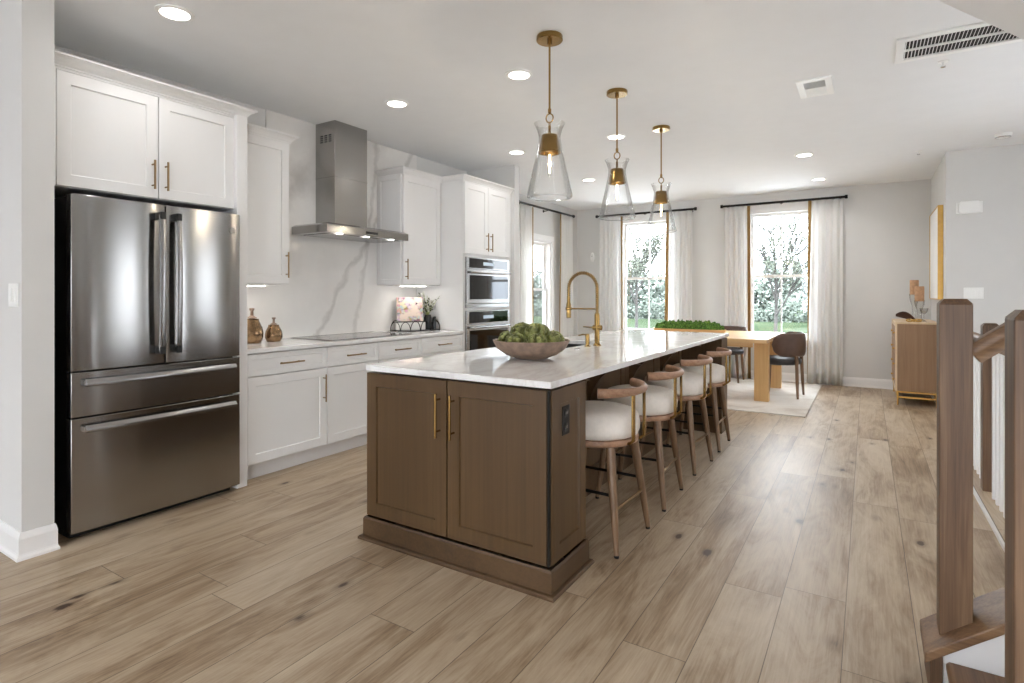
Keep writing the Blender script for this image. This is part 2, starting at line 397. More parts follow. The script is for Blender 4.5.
m = MB(); m.box((-6.6,1.035,0), (-3.465,1.165,ZC)); struct(m.build('wall_left', 'wall'))
m = MB(); m.box((XR,YF+.12,0), (XR+.12,YB,ZC)); struct(m.build('wall_right', 'wall'))
m = MB(); m.box((XR,YF,-2.8), (3.3,YF+.12,ZC))
struct(m.build('wall_stair', 'wall'))
wall_holes('wall_far_right', 'x', -3.2, YF, 0, ZC, 3.18, 3.3, [(3.0,3.35,.4,2.0), (4.25,4.6,.4,2.0), (5.5,5.85,.4,2.0)])  # out-of-view window openings, added to bring in side light
m = MB(); m.box((-6.6,-3.2,0), (-6.48,1.035,ZC)); struct(m.build('wall_far_left', 'wall'))
wall_holes('wall_front', 'y', -6.6, 3.3, 0, ZC, -3.32, -3.2, [(-4.7,-3.9,.9,2.2), (-1.9,-.9,.05,2.2), (1.0,2.3,.2,2.3)])  # openings behind the camera, added to balance the daylight
# lower stairwell walls
m = MB(); m.box((HX0-.12,HY0,-2.8), (HX0,HY1,-.12)); m.box((HX1,HY0,-2.8), (HX1+.1,HY1,-.12)); m.box((HX0-.12,HY0-.1,-2.8), (HX1+.1,HY0,-.12)); m.box((HX0-.12,HY0-.1,-2.9), (HX1+.1,HY1,-2.8))
struct(m.build('wall_stairwell', 'trim'))
# baseboards
def baseboard(name, axis, a0, a1, face, sgn, h=.13):
    """axis the board runs along; face = wall plane on the other axis, sgn = which way it faces"""
    q = [(0,0),(.026,0),(.026,.012),(.018,.022),(.016,.03),(.016,h-.03),(.011,h-.012),(.006,h),(0,h)]
    poly = [(face+sgn*d, z) for d, z in q]
    m = MB()
    if axis == 'x': m.loft([[(a, p[0], p[1]) for p in poly] for a in (a0, a1)])
    else: m.loft([[(p[0], a, p[1]) for p in poly] for a in (a0, a1)])
    return struct(m.build(name, 'trim'))
baseboard('baseboard_back', 'x', XD, XR, YB, -1); baseboard('baseboard_dining', 'y', YT, YB, XD, 1)
baseboard('baseboard_right', 'y', YF, YB, XR, -1)
m = MB()                                                     # wraps the stub of the left wall
q = [(0,0),(.026,0),(.026,.012),(.018,.022),(.016,.03),(.016,.1),(.011,.118),(.006,.13),(0,.13)]
m.loft([[(-6.48,1.035-d,z) for d,z in q], [(-3.465+d,1.035-d,z) for d,z in q], [(-3.465+d,1.165+d*.6,z) for d,z in q]])
struct(m.build('baseboard_left', 'trim'))
# end wall beside the oven tower
m = MB(); m.box((XW,5.595,0), (-3.50,5.70,ZC)); struct(m.build('wall_oven_end', 'wall'))
# ------------------------------------------------------------------ windows
def window(name, fixed, plane, sgn, h, bars=True):
    """plane = room face of the wall; sgn = direction from room to outside"""
    a0, a1, z0, z1 = h
    P = lambda a, d, z: (a, plane+sgn*d, z) if fixed == 'y' else (plane+sgn*d, a, z)
    m = MB()
    def bx(A0, A1, d0, d1, Z0, Z1): m.box(P(A0, d0, Z0), P(A1, d1, Z1))
    for A in ((a0, a0+.03), (a1-.03, a1)): bx(A[0], A[1], .0, .14, z0, z1)
    bx(a0, a1, 0, .14, z1-.03, z1); bx(a0, a1, 0, .14, z0, z0+.03)
    root = struct(m.build(name, 'trim'))
    zm = (z0+z1)/2-.03
    for nm, Z0, Z1, d in (('lower_sash', z0+.03, zm+.02, .06), ('upper_sash', zm-.02, z1-.03, .095)):
        m = MB(); s = .042
        bx(a0+.03, a0+.03+s, d, d+.034, Z0, Z1); bx(a1-.03-s, a1-.03, d, d+.034, Z0, Z1)
        bx(a0+.03+s, a1-.03-s, d, d+.034, Z0, Z0+s); bx(a0+.03+s, a1-.03-s, d, d+.034, Z1-s, Z1)
        c = (a0+a1)/2
        bx(c-.009, c+.009, d+.006, d+.028, Z0+s, Z1-s)
        sash = m.build(nm, 'trim', root)
        m = MB(); bx(a0+.03+s, a1-.03-s, d+.014, d+.019, Z0+s, Z1-s); m.build('glass_pane', 'pane', sash)
    m = MB()                                                 # casing, stool and apron on the room side
    bx(a0-.075, a0, -.018, 0, z0-.03, z1); bx(a1, a1+.075, -.018, 0, z0-.03, z1); bx(a0-.075, a1+.075, -.018, 0, z1, z1+.09)
    m.build('window_casing', 'trim', root, bevel=.003)
    m = MB(); bx(a0-.1, a1+.1, -.055, .06, z0-.03, z0); m.build('window_stool', 'trim', root, bevel=.004)
    m = MB(); bx(a0-.075, a1+.075, -.018, 0, z0-.12, z0-.03); m.build('window_apron', 'trim', root, bevel=.003)
    return root
window('window_1', 'y', YB, 1, W1); window('window_2', 'y', YB, 1, W2); window('window_3', 'x', XD, -1, W3)
# ------------------------------------------------------------------ curtains
def rod(label, fixed, plane, sgn, a0, a1, z):
    P = lambda a, d, zz: (a, plane-sgn*d, zz) if fixed == 'y' else (plane-sgn*d, a, zz)
    c = thing('curtain_rod', label, 'curtain rod', P((a0+a1)/2, .0, z), group=None)
    m = MB(); m.cyl(P(a0, .09, z), P(a1, .09, z), .017, n=12); m.build('pole', 'black', c, 40)
    for a, s in ((a0, -1), (a1, 1)):
        m = MB(); m.cyl(P(a, .09, z), P(a+s*.035, .09, z), .027, n=14); m.build('finial', 'black', c, 40, bevel=.003)
    for a in (a0+.06, (a0+a1)/2, a1-.06):
        m = MB(); m.tube([P(a, .0, z-.02), P(a, .05, z-.02), P(a, .09, z-.012)], .006, 8); m.cyl(P(a, 0, z-.02), P(a, .008, z-.02), .022, n=14); m.build('bracket', 'black', c, 40)
def curtain(label, fixed, plane, sgn, a0, a1, z1, lead, folds=5, amp=.04, flare=1.15, taper=0):
    """panel from a0 to a1; lead = +1 when the gold edge is at a1"""
    P = lambda a, d, zz: Vector((a, plane-sgn*d, zz)) if fixed == 'y' else Vector((plane-sgn*d, a, zz))
    base = P((a0+a1)/2, .09, 0.0)
    c = thing('curtain', label, 'curtain', base)
    N, K = folds*12, 14; tw = .045
    anchor = a0 if lead > 0 else a1                         # outer edge stays put
    def pt(u, k):
        f = k/K; z = .012+(z1-.012)*(1-f)
        w = (a1-a0)*(1+(flare-1)*f)
        a = (anchor+u*w) if lead > 0 else (anchor-(1-u)*w)
        am = amp*(.55+.45*f)
        d = .09+am*math.sin(u*folds*2*math.pi+.6)+.006*math.sin(u*17+f*5)
        return P(a, d, z)
    n_tr = max(2, int(round(N*tw/(a1-a0))))
    us = [i/N for i in range(N+1)]
    strip = us[-n_tr-1:] if lead > 0 else us[:n_tr+1]
    cloth = us[:-n_tr] if lead > 0 else us[n_tr:]
    for nm, uu, mat in (('drape', cloth, 'curtain'), ('gold_border', strip, 'trimgold')):
        m = MB(); vs = [[m.bm.verts.new(pt(u, k)) for u in uu] for k in range(K+1)]
        for k in range(K):
            for i in range(len(uu)-1): m.bm.faces.new((vs[k][i], vs[k][i+1], vs[k+1][i+1], vs[k+1][i]))
        if taper and nm == 'gold_border':
            e_ = 0 if lead > 0 else -1
            for k in range(K+1):
                for v in vs[k]: v.co = vs[k][e_].co.lerp(v.co, 1-taper*min(1, (k/K)*1.15))
        o = m.build(nm, mat, c, 60)
        s = o.modifiers.new('cloth', 'SOLIDIFY'); s.thickness = .003
        if nm == 'gold_border': o['label'] = 'gold ribbon border'
    return c
RZ = 2.655
rod('black curtain rod over the dining window in the middle of the back wall', 'y', YB, 1, -3.99, -2.33, RZ)
rod('black curtain rod over the dining window nearest the sideboard', 'y', YB, 1, -1.895, -.265, RZ)
rod('black curtain rod on the side wall past the wall ovens', 'x', XD, -1, 7.06, 8.86, RZ)
curtain('white gold-edged curtain on the corner side of the middle window', 'y', YB, 1, -3.95, -3.53, RZ-.02, 1, 5, .03, 1.03)
curtain('white gold-edged curtain between the two back windows, at the middle window', 'y', YB, 1, -2.78, -2.36, RZ-.02, -1, 5, .03, 1.08)
curtain('white gold-edged curtain hanging directly behind the tray of green moss', 'y', YB, 1, -1.87, -1.50, RZ-.02, 1, 5, .03, 1.04)
curtain('white gold-edged curtain by the bare wall behind the oval-backed chair', 'y', YB, 1, -.72, -.29, RZ-.02, -1, 5, .035, 1.14, .85)
curtain('white gold-edged curtain on the side wall nearest the wall ovens', 'x', XD, -1, 7.08, 7.48, RZ-.02, 1, 5, .03, 1.03, .5)
curtain('white gold-edged curtain on the side wall beside the room corner', 'x', XD, -1, 8.36, 8.84, RZ-.02, -1, 5, .03, 1.05, .6)
# ------------------------------------------------------------------ cabinets
def pull(m_name, p0, p1, N, parent, mat='bronze', r=.006):
    p0, p1, N = Vector(p0), Vector(p1), Vector(N); d = (p1-p0).normalized(); L = (p1-p0).length
    m = MB(); m.cyl(p0+N*.034, p1+N*.034, r, n=10)
    for k in (.14, .86): q = p0+d*L*k; m.cyl(q, q+N*.034, r*.8, n=8)
    return m.build(m_name, mat, parent, 40)
def crown(xw, xf, y0, y1, z0, z1, proj=.06, lret=True, rret=True):
    prof = [(0.0,0),(.006,.0),(.006,.008),(.012,.014),(.02,.026),(.034,.04),(.05,.048),(.056,.05),(.056,.058),(.0601,.06)]
    k = proj/.06; h = (z1-z0)/.06; m = MB(); rings = []
    for d, z in prof:
        d *= k; z = z0+z*h; l = d if lret else 0; r_ = d if rret else 0
        rings.append([(xw, y0-l, z), (xf+d, y0-l, z), (xf+d, y1+r_, z), (xw, y1+r_, z)])
    return m.loft(rings)
CW = XW+.015                                                 # face of the marble slab
G = .0055
# over-fridge cabinet
FX = -3.55
c = thing('fridge_cabinet', 'white two-door cabinet above the refrigerator', 'cabinet', (XW, 1.70, 0))
m = MB(); m.box((XW+.002,1.175,1.85), (FX-.034,2.185,2.475)); m.build('carcass', 'cab', c)
m = MB(); m.box((XW+.002,2.172,0.0), (FX+.03,2.245,2.475)); m.build('end_panel', 'cab', c, bevel=.002)
crown(-3.778, FX, 1.175, 2.245, 2.468, 2.528, .062, False, True).build('crown', 'cab', c)
m = MB(); m.box((FX-.02,1.175,1.85), (FX,1.20,2.475)); m.box((FX-.034,1.20,2.455), (FX-.002,2.172,2.475)); m.build('filler', 'cab', c)
for y0, y1, hy in ((1.203, 1.696, 1.664), (1.702, 2.17, 1.737)):
    m = MB(); m.shaker((FX-.02,y0,1.852), PY, PZ, PX, y1-y0, .60); d = m.build('door', 'cab', c)
    pull('handle', (FX,hy,1.90), (FX,hy,2.07), PX, d)
def upper(label, y0, y1, z0, hy, lp=False):
    c = thing('wall_cabinet', label, 'cabinet', (CW, (y0+y1)/2, z0)); xf = -3.84
    m = MB(); m.box((CW,y0,z0), (xf-.032,y1,2.475)); m.build('carcass', 'cab', c)
    m = MB(); m.box((xf-.032,y0,2.464), (xf-.002,y1,2.475)); m.build('top_rail', 'cab', c)
    crown(CW, xf, y0, y1, 2.468, 2.528, .055, lp, not lp).build('crown', 'cab', c)
    m = MB(); m.shaker((xf-.02,y0+G,z0+.004), PY, PZ, PX, y1-y0-2*G, 2.462-z0); d = m.build('door', 'cab', c)
    pull('handle', (xf,hy,z0+.05), (xf,hy,z0+.25), PX, d)
    if lp:
        m = MB(); m.shaker((CW+.004,y0-.0,z0), PX, PZ, NY_, xf-.02-CW-.004, 2.47-z0, .05, .006, .016); m.build('side_panel', 'cab', c)
    st = thing('under_cabinet_light', 'glowing light strip under the white cabinet '+('beside the oven tower' if lp else 'beside the refrigerator'), 'light', (-4.0, (y0+y1)/2, z0-.012))
    m = MB(); m.box((-3.99,y0+.10,z0-.014), (-3.90,y1-.16,z0)); h_ = m.build('housing', 'white', st)
    m = MB(); m.box((-3.985,y0+.11,z0-.017), (-3.905,y1-.17,z0-.0142)); m.build('diffuser', 'strip', st)
upper('white one-door wall cabinet between the refrigerator and the hood', 2.248, 2.805, 1.365, 2.772)
upper('white one-door wall cabinet between the hood and the oven tower', 4.085, 4.662, 1.385, 4.117, True)
# oven tower
OX = -3.55
c = thing('oven_tower', 'tall white cabinet housing the two wall ovens', 'cabinet', (XW, 5.13, 0))
m = MB(); m.box((CW,4.667,.11), (OX-.02,5.592,2.475))
m.build('carcass', 'cab', c)
m = MB(); m.box((CW,4.68,0), (OX-.08,5.58,.11)); m.build('toe_kick', 'cab', c)
m = MB()
for a, b in (((4.667,.11),(4.70,2.475)), ((5.525,.11),(5.592,2.475)), ((4.70,1.685),(5.525,1.712)), ((4.70,1.118),(5.525,1.142)), ((4.70,.11),(5.525,.42))): m.box((OX-.02,a[0],a[1]), (OX-.001,b[0],b[1]))
m.build('face_frame', 'cab', c)
crown(CW, OX, 4.667, 5.592, 2.468, 2.528, .055, True, False).build('crown', 'cab', c)
for y0, y1, hy in ((4.672, 5.098, 5.06), (5.103, 5.53, 5.14)):
    m = MB(); m.shaker((OX-.0,y0,1.716), PY, PZ, PX, y1-y0, .745, t=.018); d = m.build('door', 'cab', c)
    pull('handle', (OX+.018,hy,1.755), (OX+.018,hy,1.955), PX, d)
def oven(label, name, z0, z1, panel, cat):
    c = thing(name, label, cat, (OX, 5.11, z0)); y0, y1 = 4.702, 5.523
    m = MB(); m.box((OX-.45,y0+.02,z0+.01), (OX-.021,y1-.02,z1-.01)); m.build('body', 'blackpl', c)
    m = MB(); m.box((OX-.0,y0,z1-panel), (OX+.022,y1,z1)); p = m.build('control_panel', 'steelbright', c, bevel=.003)
    m = MB(); m.box((OX+.022,y0+.045,z1-panel+.012), (OX+.0235,y1-.03,z1-.012)); g = m.build('control_glass', 'blackglass', p)
    m = MB(); m.box((OX+.0236,5.0,z1-panel*.5-.018), (OX+.0238,5.2,z1-panel*.5+.018)); m.build('display', 'clock', p)
    zb = z0+.045
    m = MB(); m.box((OX-.0,y0,zb), (OX+.024,y1,z1-panel-.004)); d = m.build('door', 'steelbright', c, bevel=.003)
    m = MB(); m.box((OX+.024,y0+.05,zb+.045), (OX+.0255,y1-.03,z1-panel-.065)); m.build('window', 'blackglass', d)
    m = MB(); zz = z1-panel-.034; m.cyl((OX+.06,y0+.03,zz), (OX+.06,y1-.03,zz), .012, n=12)
    for yy in (y0+.07, y1-.07): m.cyl((OX+.02,yy,zz), (OX+.06,yy,zz), .009, n=10)
    m.build('handle', 'steelbright', d, 40)
    m = MB(); m.box((OX-.0,y0,z0), (OX+.016,y1,zb-.006)); m.build('vent_strip', 'steelbright', c)
oven('built-in stainless microwave oven with black glass, upper of the two', 'microwave_oven', 1.145, 1.682, .125, 'oven')
oven('built-in stainless oven with black glass, lower of the two', 'wall_oven', .425, 1.115, .145, 'oven')
# base cabinets
def base_unit(label, y0, y1, cols, handles):
    c = thing('base_cabinet', label, 'cabinet', (XW, (y0+y1)/2, 0))
    m = MB(); m.box((XW+.003,y0,.115), (FX-.04,y1,.882)); m.build('carcass', 'cab', c)
    m = MB(); m.box((XW+.003,y0,0), (-3.632,y1,.115)); m.build('toe_kick', 'cab', c)
    w = (y1-y0)/cols
    for i in range(cols):
        a, b = y0+i*w+G/2, y0+(i+1)*w-G/2
        m = MB(); m.shaker((FX-.021,a,.722), PY, PZ, PX, b-a, .152, .036, .006, .02); d = m.build('drawer', 'cab', c)
        yc = (a+b)/2; pull('handle', (FX,yc-.1,.795), (FX,yc+.1,.795), PX, d)
        m = MB(); m.shaker((FX-.021,a,.122), PY, PZ, PX, b-a, .593); d = m.build('door', 'cab', c)
        hy = b-.035 if handles[i] > 0 else a+.035
        pull('handle', (FX,hy,.46), (FX,hy,.67), PX, d)
base_unit('white base cabinet next to the refrigerator, under the two gourd canisters', 2.262, 2.93, 1, [1])
base_unit('white double base cabinet under the cooktop', 2.93, 4.02, 2, [1, -1])
base_unit('white base cabinet next to the oven tower, under the wire tray', 4.02, 4.664, 1, [-1])
m = MB(); m.box((CW,2.248,.884), (-3.525,4.664,.914)); tag(m.build('kitchen_countertop', 'quartz', bevel=.003), 'white quartz countertop along the wall carrying the cooktop', 'countertop')
m = MB(); m.box((XW,2.248,.914), (CW,2.835,1.42)); m.box((XW,2.835,.914), (CW,4.664,ZC)); struct(m.build('backsplash', 'marble'), 'grey-veined white marble slab covering the wall behind the hood', 'backsplash')
# cooktop
c = thing('cooktop', 'flat black glass cooktop set in the wall countertop', 'cooktop', (-3.86, 3.5, .914))
m = MB(); m.box((-4.11,3.02,.914), (-3.60,3.94,.921)); m.build('glass_top', 'blackglass', c, bevel=.002)
m = MB(); m.frame((-4.114,3.016,.9142), PX, PY, PZ, .518, .928, .006, .008); m.build('edge_trim', 'steelbright', c)
for x, y, r_ in ((-3.98,3.2,.09), (-3.74,3.2,.075), (-3.86,3.48,.12), (-3.98,3.76,.075), (-3.74,3.76,.09)):
    m = MB(); m.lathe([(r_-.003,.0071),(r_,.0071),(r_,.0073),(r_-.003,.0073)], (x,y,.914), 40, True); m.build('burner_ring', 'steelbright', c)
# hood
c = thing('range_hood', 'stainless chimney range hood over the cooktop', 'range hood', (CW, 3.55, 1.8))
m = MB()
m.box((CW,3.325,1.88), (-3.93,3.70,ZC)); ch = m.build('chimney', 'steelhood', c, bevel=.002)
m = MB(); m.box((CW+.001,3.322,2.32), (-3.927,3.703,2.324)); m.build('chimney_joint', 'steelhood', ch)
m = MB()
for i in range(3):
    for k in range(4): m.box((-4.12+i*.055,3.324,2.63+k*.018), (-4.085+i*.055,3.3245,2.64+k*.018))
m.build('vent_slots', 'blackpl', ch)
m = MB()
m.loft([[(CW,3.075,1.80),(-3.73,3.075,1.80),(-3.73,4.04,1.80),(CW,4.04,1.80)], [(CW,3.075,1.865),(-3.73,3.075,1.865),(-3.73,4.04,1.865),(CW,4.04,1.865)], [(CW,3.11,1.882),(-3.76,3.11,1.882),(-3.76,4.01,1.882),(CW,4.01,1.882)]])
cn = m.build('canopy', 'steelhood', c, bevel=.002)
m = MB(); m.box((CW+.05,3.16,1.796), (-3.80,3.98,1.7998)); m.build('filter', 'steel', cn)
for y in (3.25, 3.55, 3.86):
    m = MB(); m.cyl((-3.78,y,1.7965), (-3.78,y,1.7999), .026, n=20); m.build('hood_lamp', 'lampdisc', c)
m = MB(); m.box((-3.7298,3.5,1.82), (-3.7285,3.64,1.842)); m.build('button_panel', 'blackpl', cn)
# ------------------------------------------------------------------ refrigerator
c = thing('refrigerator', 'stainless french-door refrigerator with two bottom drawers', 'refrigerator', (-3.85, 1.69, 0))
fy0, fy1, xf = 1.235, 2.157, -3.455
m = MB(); m.box((-4.17,fy0+.008,.035), (xf-.075,fy1-.008,1.80)); m.build('case', 'blackpl', c, bevel=.004)
m = MB(); m.box((-4.14,fy0+.02,.0), (xf-.09,fy1-.02,.035)); m.build('kick_plate', 'blackpl', c)
for y in (fy0+.07, fy1-.07):
    m = MB(); m.box((xf-.14,y-.05,1.80), (xf-.05,y+.05,1.814)); m.build('hinge_cover', 'blackpl', c, bevel=.006)
def fdoor(y0, y1, z0, z1, bulge):
    m = MB(); n = 14; rings = []
    for k in range(n+1):
        s = k/n; y = y0+(y1-y0)*s; b = bulge*(1-(2*s-1)**4)-bulge
        rings.append([(xf-.068,y,z0), (xf+b,y,z0), (xf+b,y,z1), (xf-.068,y,z1)])
    return m.loft(rings)
ym = 1.697
for y0, y1, hy in ((fy0, ym-.003, ym-.045), (ym+.003, fy1, ym+.045)):
    d = fdoor(y0, y1, .885, 1.805, .012).build('door', 'steel', c, 30, bevel=.003)
    m = MB(); zs = [.96+(1.74-.96)*k/16 for k in range(17)]
    pts = [(xf+.05+.012*math.sin(math.pi*(k/16)), hy, zs[k]) for k in range(17)]
    m.loft([[(p[0]-.008,p[1]-.017,p[2]), (p[0]+.004,p[1]-.014,p[2]), (p[0]+.008,p[1],p[2]), (p[0]+.004,p[1]+.014,p[2]), (p[0]-.008,p[1]+.017,p[2])] for p in pts])
    h = m.build('handle', 'steelbright', d, 50)
    for z in (.965, 1.735):
        m = MB(); m.box((xf-.012,hy-.015,z-.022), (xf+.062,hy+.015,z+.022)); m.build('handle_mount', 'blackpl', d, bevel=.006)
for nm, z0, z1 in (('upper_drawer', .645, .877), ('freezer_drawer', .045, .637)):
    d = fdoor(fy0, fy1, z0, z1, .010).build(nm, 'steel', c, 30, bevel=.003)
    m = MB(); zz = z1-.055
    m.loft([[(xf+.03+.014*math.sin(math.pi*k/16)-.006, fy0+.05+(fy1-fy0-.1)*k/16, zz-.019), (xf+.03+.014*math.sin(math.pi*k/16)+.006, fy0+.05+(fy1-fy0-.1)*k/16, zz-.014), (xf+.03+.014*math.sin(math.pi*k/16)+.008, fy0+.05+(fy1-fy0-.1)*k/16, zz+.004), (xf+.03+.014*math.sin(math.pi*k/16)-.006, fy0+.05+(fy1-fy0-.1)*k/16, zz+.019)] for k in range(17)])
    m.build('handle', 'steelbright', d, 50)
    m = MB()
    for y in (fy0+.065, fy1-.065): m.box((xf-.012,y-.02,zz-.014), (xf+.03,y+.02,zz+.014))
    m.build('handle_mount', 'steelbright', d, bevel=.004)
m = MB(); m.cyl((xf-.002,2.10,1.695), (xf+.002,2.10,1.695), .021, n=28); b = m.build('round_emblem', 'chrome', c, 40)
m = MB(); ce = Vector((xf+.0025,2.10,1.695))
m.tube([ce+Vector((0,.0175*math.cos(a),.0175*math.sin(a))) for a in [2*math.pi*k/28 for k in range(28)]], .0012, 6, True)
m.tube([ce+Vector((0,-.004+.007*math.cos(a),.007*math.sin(a))) for a in [.6+5.0*k/16 for k in range(17)]], .001, 6)
m.tube([ce+Vector((0,-.004,0)), ce+Vector((0,.002,0)), ce+Vector((0,.002,-.006))], .001, 6)
m.tube([ce+Vector((0,.011,.006)), ce+Vector((0,.005,.007)), ce+Vector((0,.006,.001)), ce+Vector((0,.010,0)), ce+Vector((0,.006,-.001)), ce+Vector((0,.005,-.007)), ce+Vector((0,.012,-.005))], .001, 6)
m.build('monogram', 'gap', b, 40)
# ------------------------------------------------------------------ island
IX0, IX1, IY0, IY1 = -2.235, -1.135, 2.10, 5.66
BX = -1.52                                                   # island back behind the stools
PYA, PYB = 2.455, 5.42                                       # inner faces of the two end posts
c = thing('kitchen_island', 'long brown wood kitchen island with shaker doors and stool overhang', 'kitchen island', (-1.67, 3.88, 0))
SX0, SX1, SY0, SY1 = -2.12, -1.76, 3.42, 4.12               # sink opening
def around(m, x0, x1, y0, y1, z0, z1):                       # a slab left open under the sink
    k = .03; m.box((x0,y0,z0), (x1,SY0-k,z1)); m.box((x0,SY1+k,z0), (x1,y1,z1)); m.box((x0,SY0-k,z0), (SX0-k,SY1+k,z1)); m.box((SX1+k,SY0-k,z0), (x1,SY1+k,z1))
m = MB(); m.box((IX0,IY0+.022,.115), (BX,IY1,.655)); around(m, IX0, BX, IY0+.022, IY1, .655, .872); m.build('cabinet_body', 'isle', c)
m = MB(); around(m, IX0+.03, BX, IY0+.06, IY1-.03, .872, .8838); m.box((BX,IY0+.06,.872), (IX1-.05,PYA-.02,.8838)); m.box((BX,PYB+.02,.872), (IX1-.05,IY1-.03,.8838)); m.build('sub_top', 'isle', c)
m = MB(); m.box((BX,IY0+.022,.115), (IX1-.02,PYA,.872)); m.build('end_block', 'isle', c)
m = MB(); m.box((BX,PYB,.0), (IX1,IY1,.872)); m.build('far_end_block', 'isle', c)
for (x0, x1, hx) in ((IX0+.002, -1.698, -1.737), (-1.690, IX1-.018, -1.651)):
    m = MB(); m.shaker((x0,IY0+.021,.124), PX, PZ, NY_, x1-x0, .748, .068, .009, .021); d = m.build('door', 'isle', c)
    pull('handle', (hx,IY0,.60), (hx,IY0,.81), NY_, d, 'brass', .0065)
m = MB(); m.shaker((IX1-.02,IY0+.018,.124), PY, PZ, PX, PYA-IY0-.018, .748, .068, .009, .02); sp = m.build('side_panel', 'isle', c)
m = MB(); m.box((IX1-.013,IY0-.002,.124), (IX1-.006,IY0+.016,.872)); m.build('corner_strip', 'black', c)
m = MB(); m.box((IX1-.011,2.225,.655), (IX1-.006,2.297,.785)); o_ = m.build('outlet_plate', 'black', sp, bevel=.003)
m = MB()
for z in (.688, .752): m.cyl((IX1-.006,2.261,z), (IX1-.003,2.261,z), .019, n=20)
m.build('socket_face', 'blackpl', o_, 40)
m = MB()
for z in (.688, .752):
    for dy in (-.007, .007): m.box((IX1-.003,2.261+dy-.0015,z-.004), (IX1-.0024,2.261+dy+.0015,z+.008))
m.build('socket_slots', 'chrome', o_)
# base moulding around the front end
q = [(0,0),(.032,0),(.032,.010),(.026,.017),(.0125,.019),(.012,.105),(.006,.115),(0,.115)]
m = MB()
path = [lambda d: (IX0-d, IY1+0*d), lambda d: (IX0-d, IY0-d), lambda d: (IX1+d, IY0-d), lambda d: (IX1+d, PYA+d), lambda d: (BX, PYA+d)]
m.loft([[(*f(d), z) for d, z in q] for f in path]); m.build('base_moulding', 'isle_h', c)
m = MB(); m.box((BX-.02,PYA,0), (BX+.012,PYB,.1)); m.box((BX-.4,PYA,0), (BX,PYB-.1,.115)); m.build('back_base', 'isle_h', c)
m = MB()
NB = 4
ys = [PYA+(PYB-PYA)*k/NB for k in range(NB+1)]
for k in range(NB): m.shaker((BX-.003,ys[k]+.002,.1), PY, PZ, PX, ys[k+1]-ys[k]-.004, .758, .075, .008, .02)
m.build('back_panel', 'isle', c)
for y in (2.56, 3.31, 4.04, 4.79):                           # arched brackets under the overhang
    cx_, cz_, r_ = -1.20, .56, .295
    poly = [(BX+.001,.86), (cx_+.03,.86), (cx_+.03,cz_+r_)]+[(cx_-r_*math.sin(math.pi/2*k/14), cz_+r_*math.cos(math.pi/2*k/14)) for k in range(15)]+[(cx_-r_,.30), (BX+.001,.30)]
    m = MB(); m.prism(poly, 'y', y-.022, y+.022); m.build('arched_bracket', 'isle', c, 40)
# island countertop with the sink cut-out
TX0, TX1, TY0, TY1 = -2.226, -1.124, 2.086, 5.69
def slab_hole(o, h, z0, z1):
    m = MB(); (x0,x1,y0,y1) = o; (a0,a1,b0,b1) = h
    def ring(z, hh): 
        r = h if hh else o
        return [(r[0],r[2],z),(r[1],r[2],z),(r[1],r[3],z),(r[0],r[3],z)]
    return m.ringloft([ring(z0,0), ring(z1,0), ring(z1,1), ring(z0,1)])
tag(slab_hole((TX0,TX1,TY0,TY1), (SX0,SX1,SY0,SY1), .884, .914).build('island_countertop', 'quartz', bevel=.003), 'white quartz countertop on the brown island', 'countertop')
c = thing('kitchen_sink', 'dark undermount sink in the island countertop', 'sink', ((SX0+SX1)/2, (SY0+SY1)/2, .70))
m = MB(); e = .012
def rr(i, z): return [(SX0+i,SY0+i,z),(SX1-i,SY0+i,z),(SX1-i,SY1-i,z),(SX0+i,SY1-i,z)]
m = MB(); m.ringloft([rr(-.02,.883), rr(-.02,.68), rr(.15,.68), rr(.15,.69), rr(.006,.695), rr(.001,.883)]); m.build('basin', 'blackpl', c)
m = MB(); m.box((SX0+.14,SY0+.14,.684), (SX1-.14,SY1-.14,.688)); m.build('basin_floor', 'blackpl', c)
m = MB(); m.lathe([(.0,.0),(.045,.0),(.045,.004),(.03,.006),(0,.003)], ((SX0+SX1)/2,(SY0+SY1)/2,.689), 24); m.build('drain', 'chrome', c, 40)
# faucet: arched spring spout towards the wall side
fx, fy = -1.658, 3.782
c = thing('kitchen_faucet', 'tall brass spring-neck faucet on the island', 'faucet', (fx, fy, .914))
m = MB(); m.lathe([(0,0),(.030,0),(.030,.006),(.022,.012),(.019,.02),(.019,.22),(.016,.235),(.0,.235)], (fx,fy,.914), 24); m.build('body', 'brass', c, 40)
R_ = .115; zt = .914+.415
arc = [(fx, fy, .914+.235+.03*k) for k in range(6)]+[(fx-R_+R_*math.cos(a), fy, zt+R_*math.sin(a)) for a in [math.pi*k/20 for k in range(21)]]+[(fx-2*R_, fy, zt-.025*k) for k in range(1, 4)]
m = MB(); m.tube(arc, .009, 12); sp = m.build('spout', 'brass', c, 60)
m = MB(); P_ = [Vector(p) for p in arc]; coil = []
L = [0]
for a, b in zip(P_[:-1], P_[1:]): L.append(L[-1]+(b-a).length)
tot_, turns = L[-1], 46
for k in range(turns*8+1):
    s = tot_*k/(turns*8); i = max(j for j in range(len(L)) if L[j] <= s+1e-9); i = min(i, len(P_)-2)
    f = (s-L[i])/(L[i+1]-L[i]); p = P_[i].lerp(P_[i+1], f); d = (P_[i+1]-P_[i]).normalized(); u = Vector((0,1,0)); w = d.cross(u)
    a = 2*math.pi*k/8; coil.append(p+(u*math.cos(a)+w*math.sin(a))*.0125)
m.tube(coil, .0028, 5); m.build('spring', 'bronze', c, 60)
hx = fx-2*R_
m = MB(); m.lathe([(0,0),(.017,0),(.018,.01),(.018,.10),(.013,.12),(.012,.16),(.0,.16)], (hx,fy,zt-.22), 20); m.build('spray_head', 'brass', c, 40)
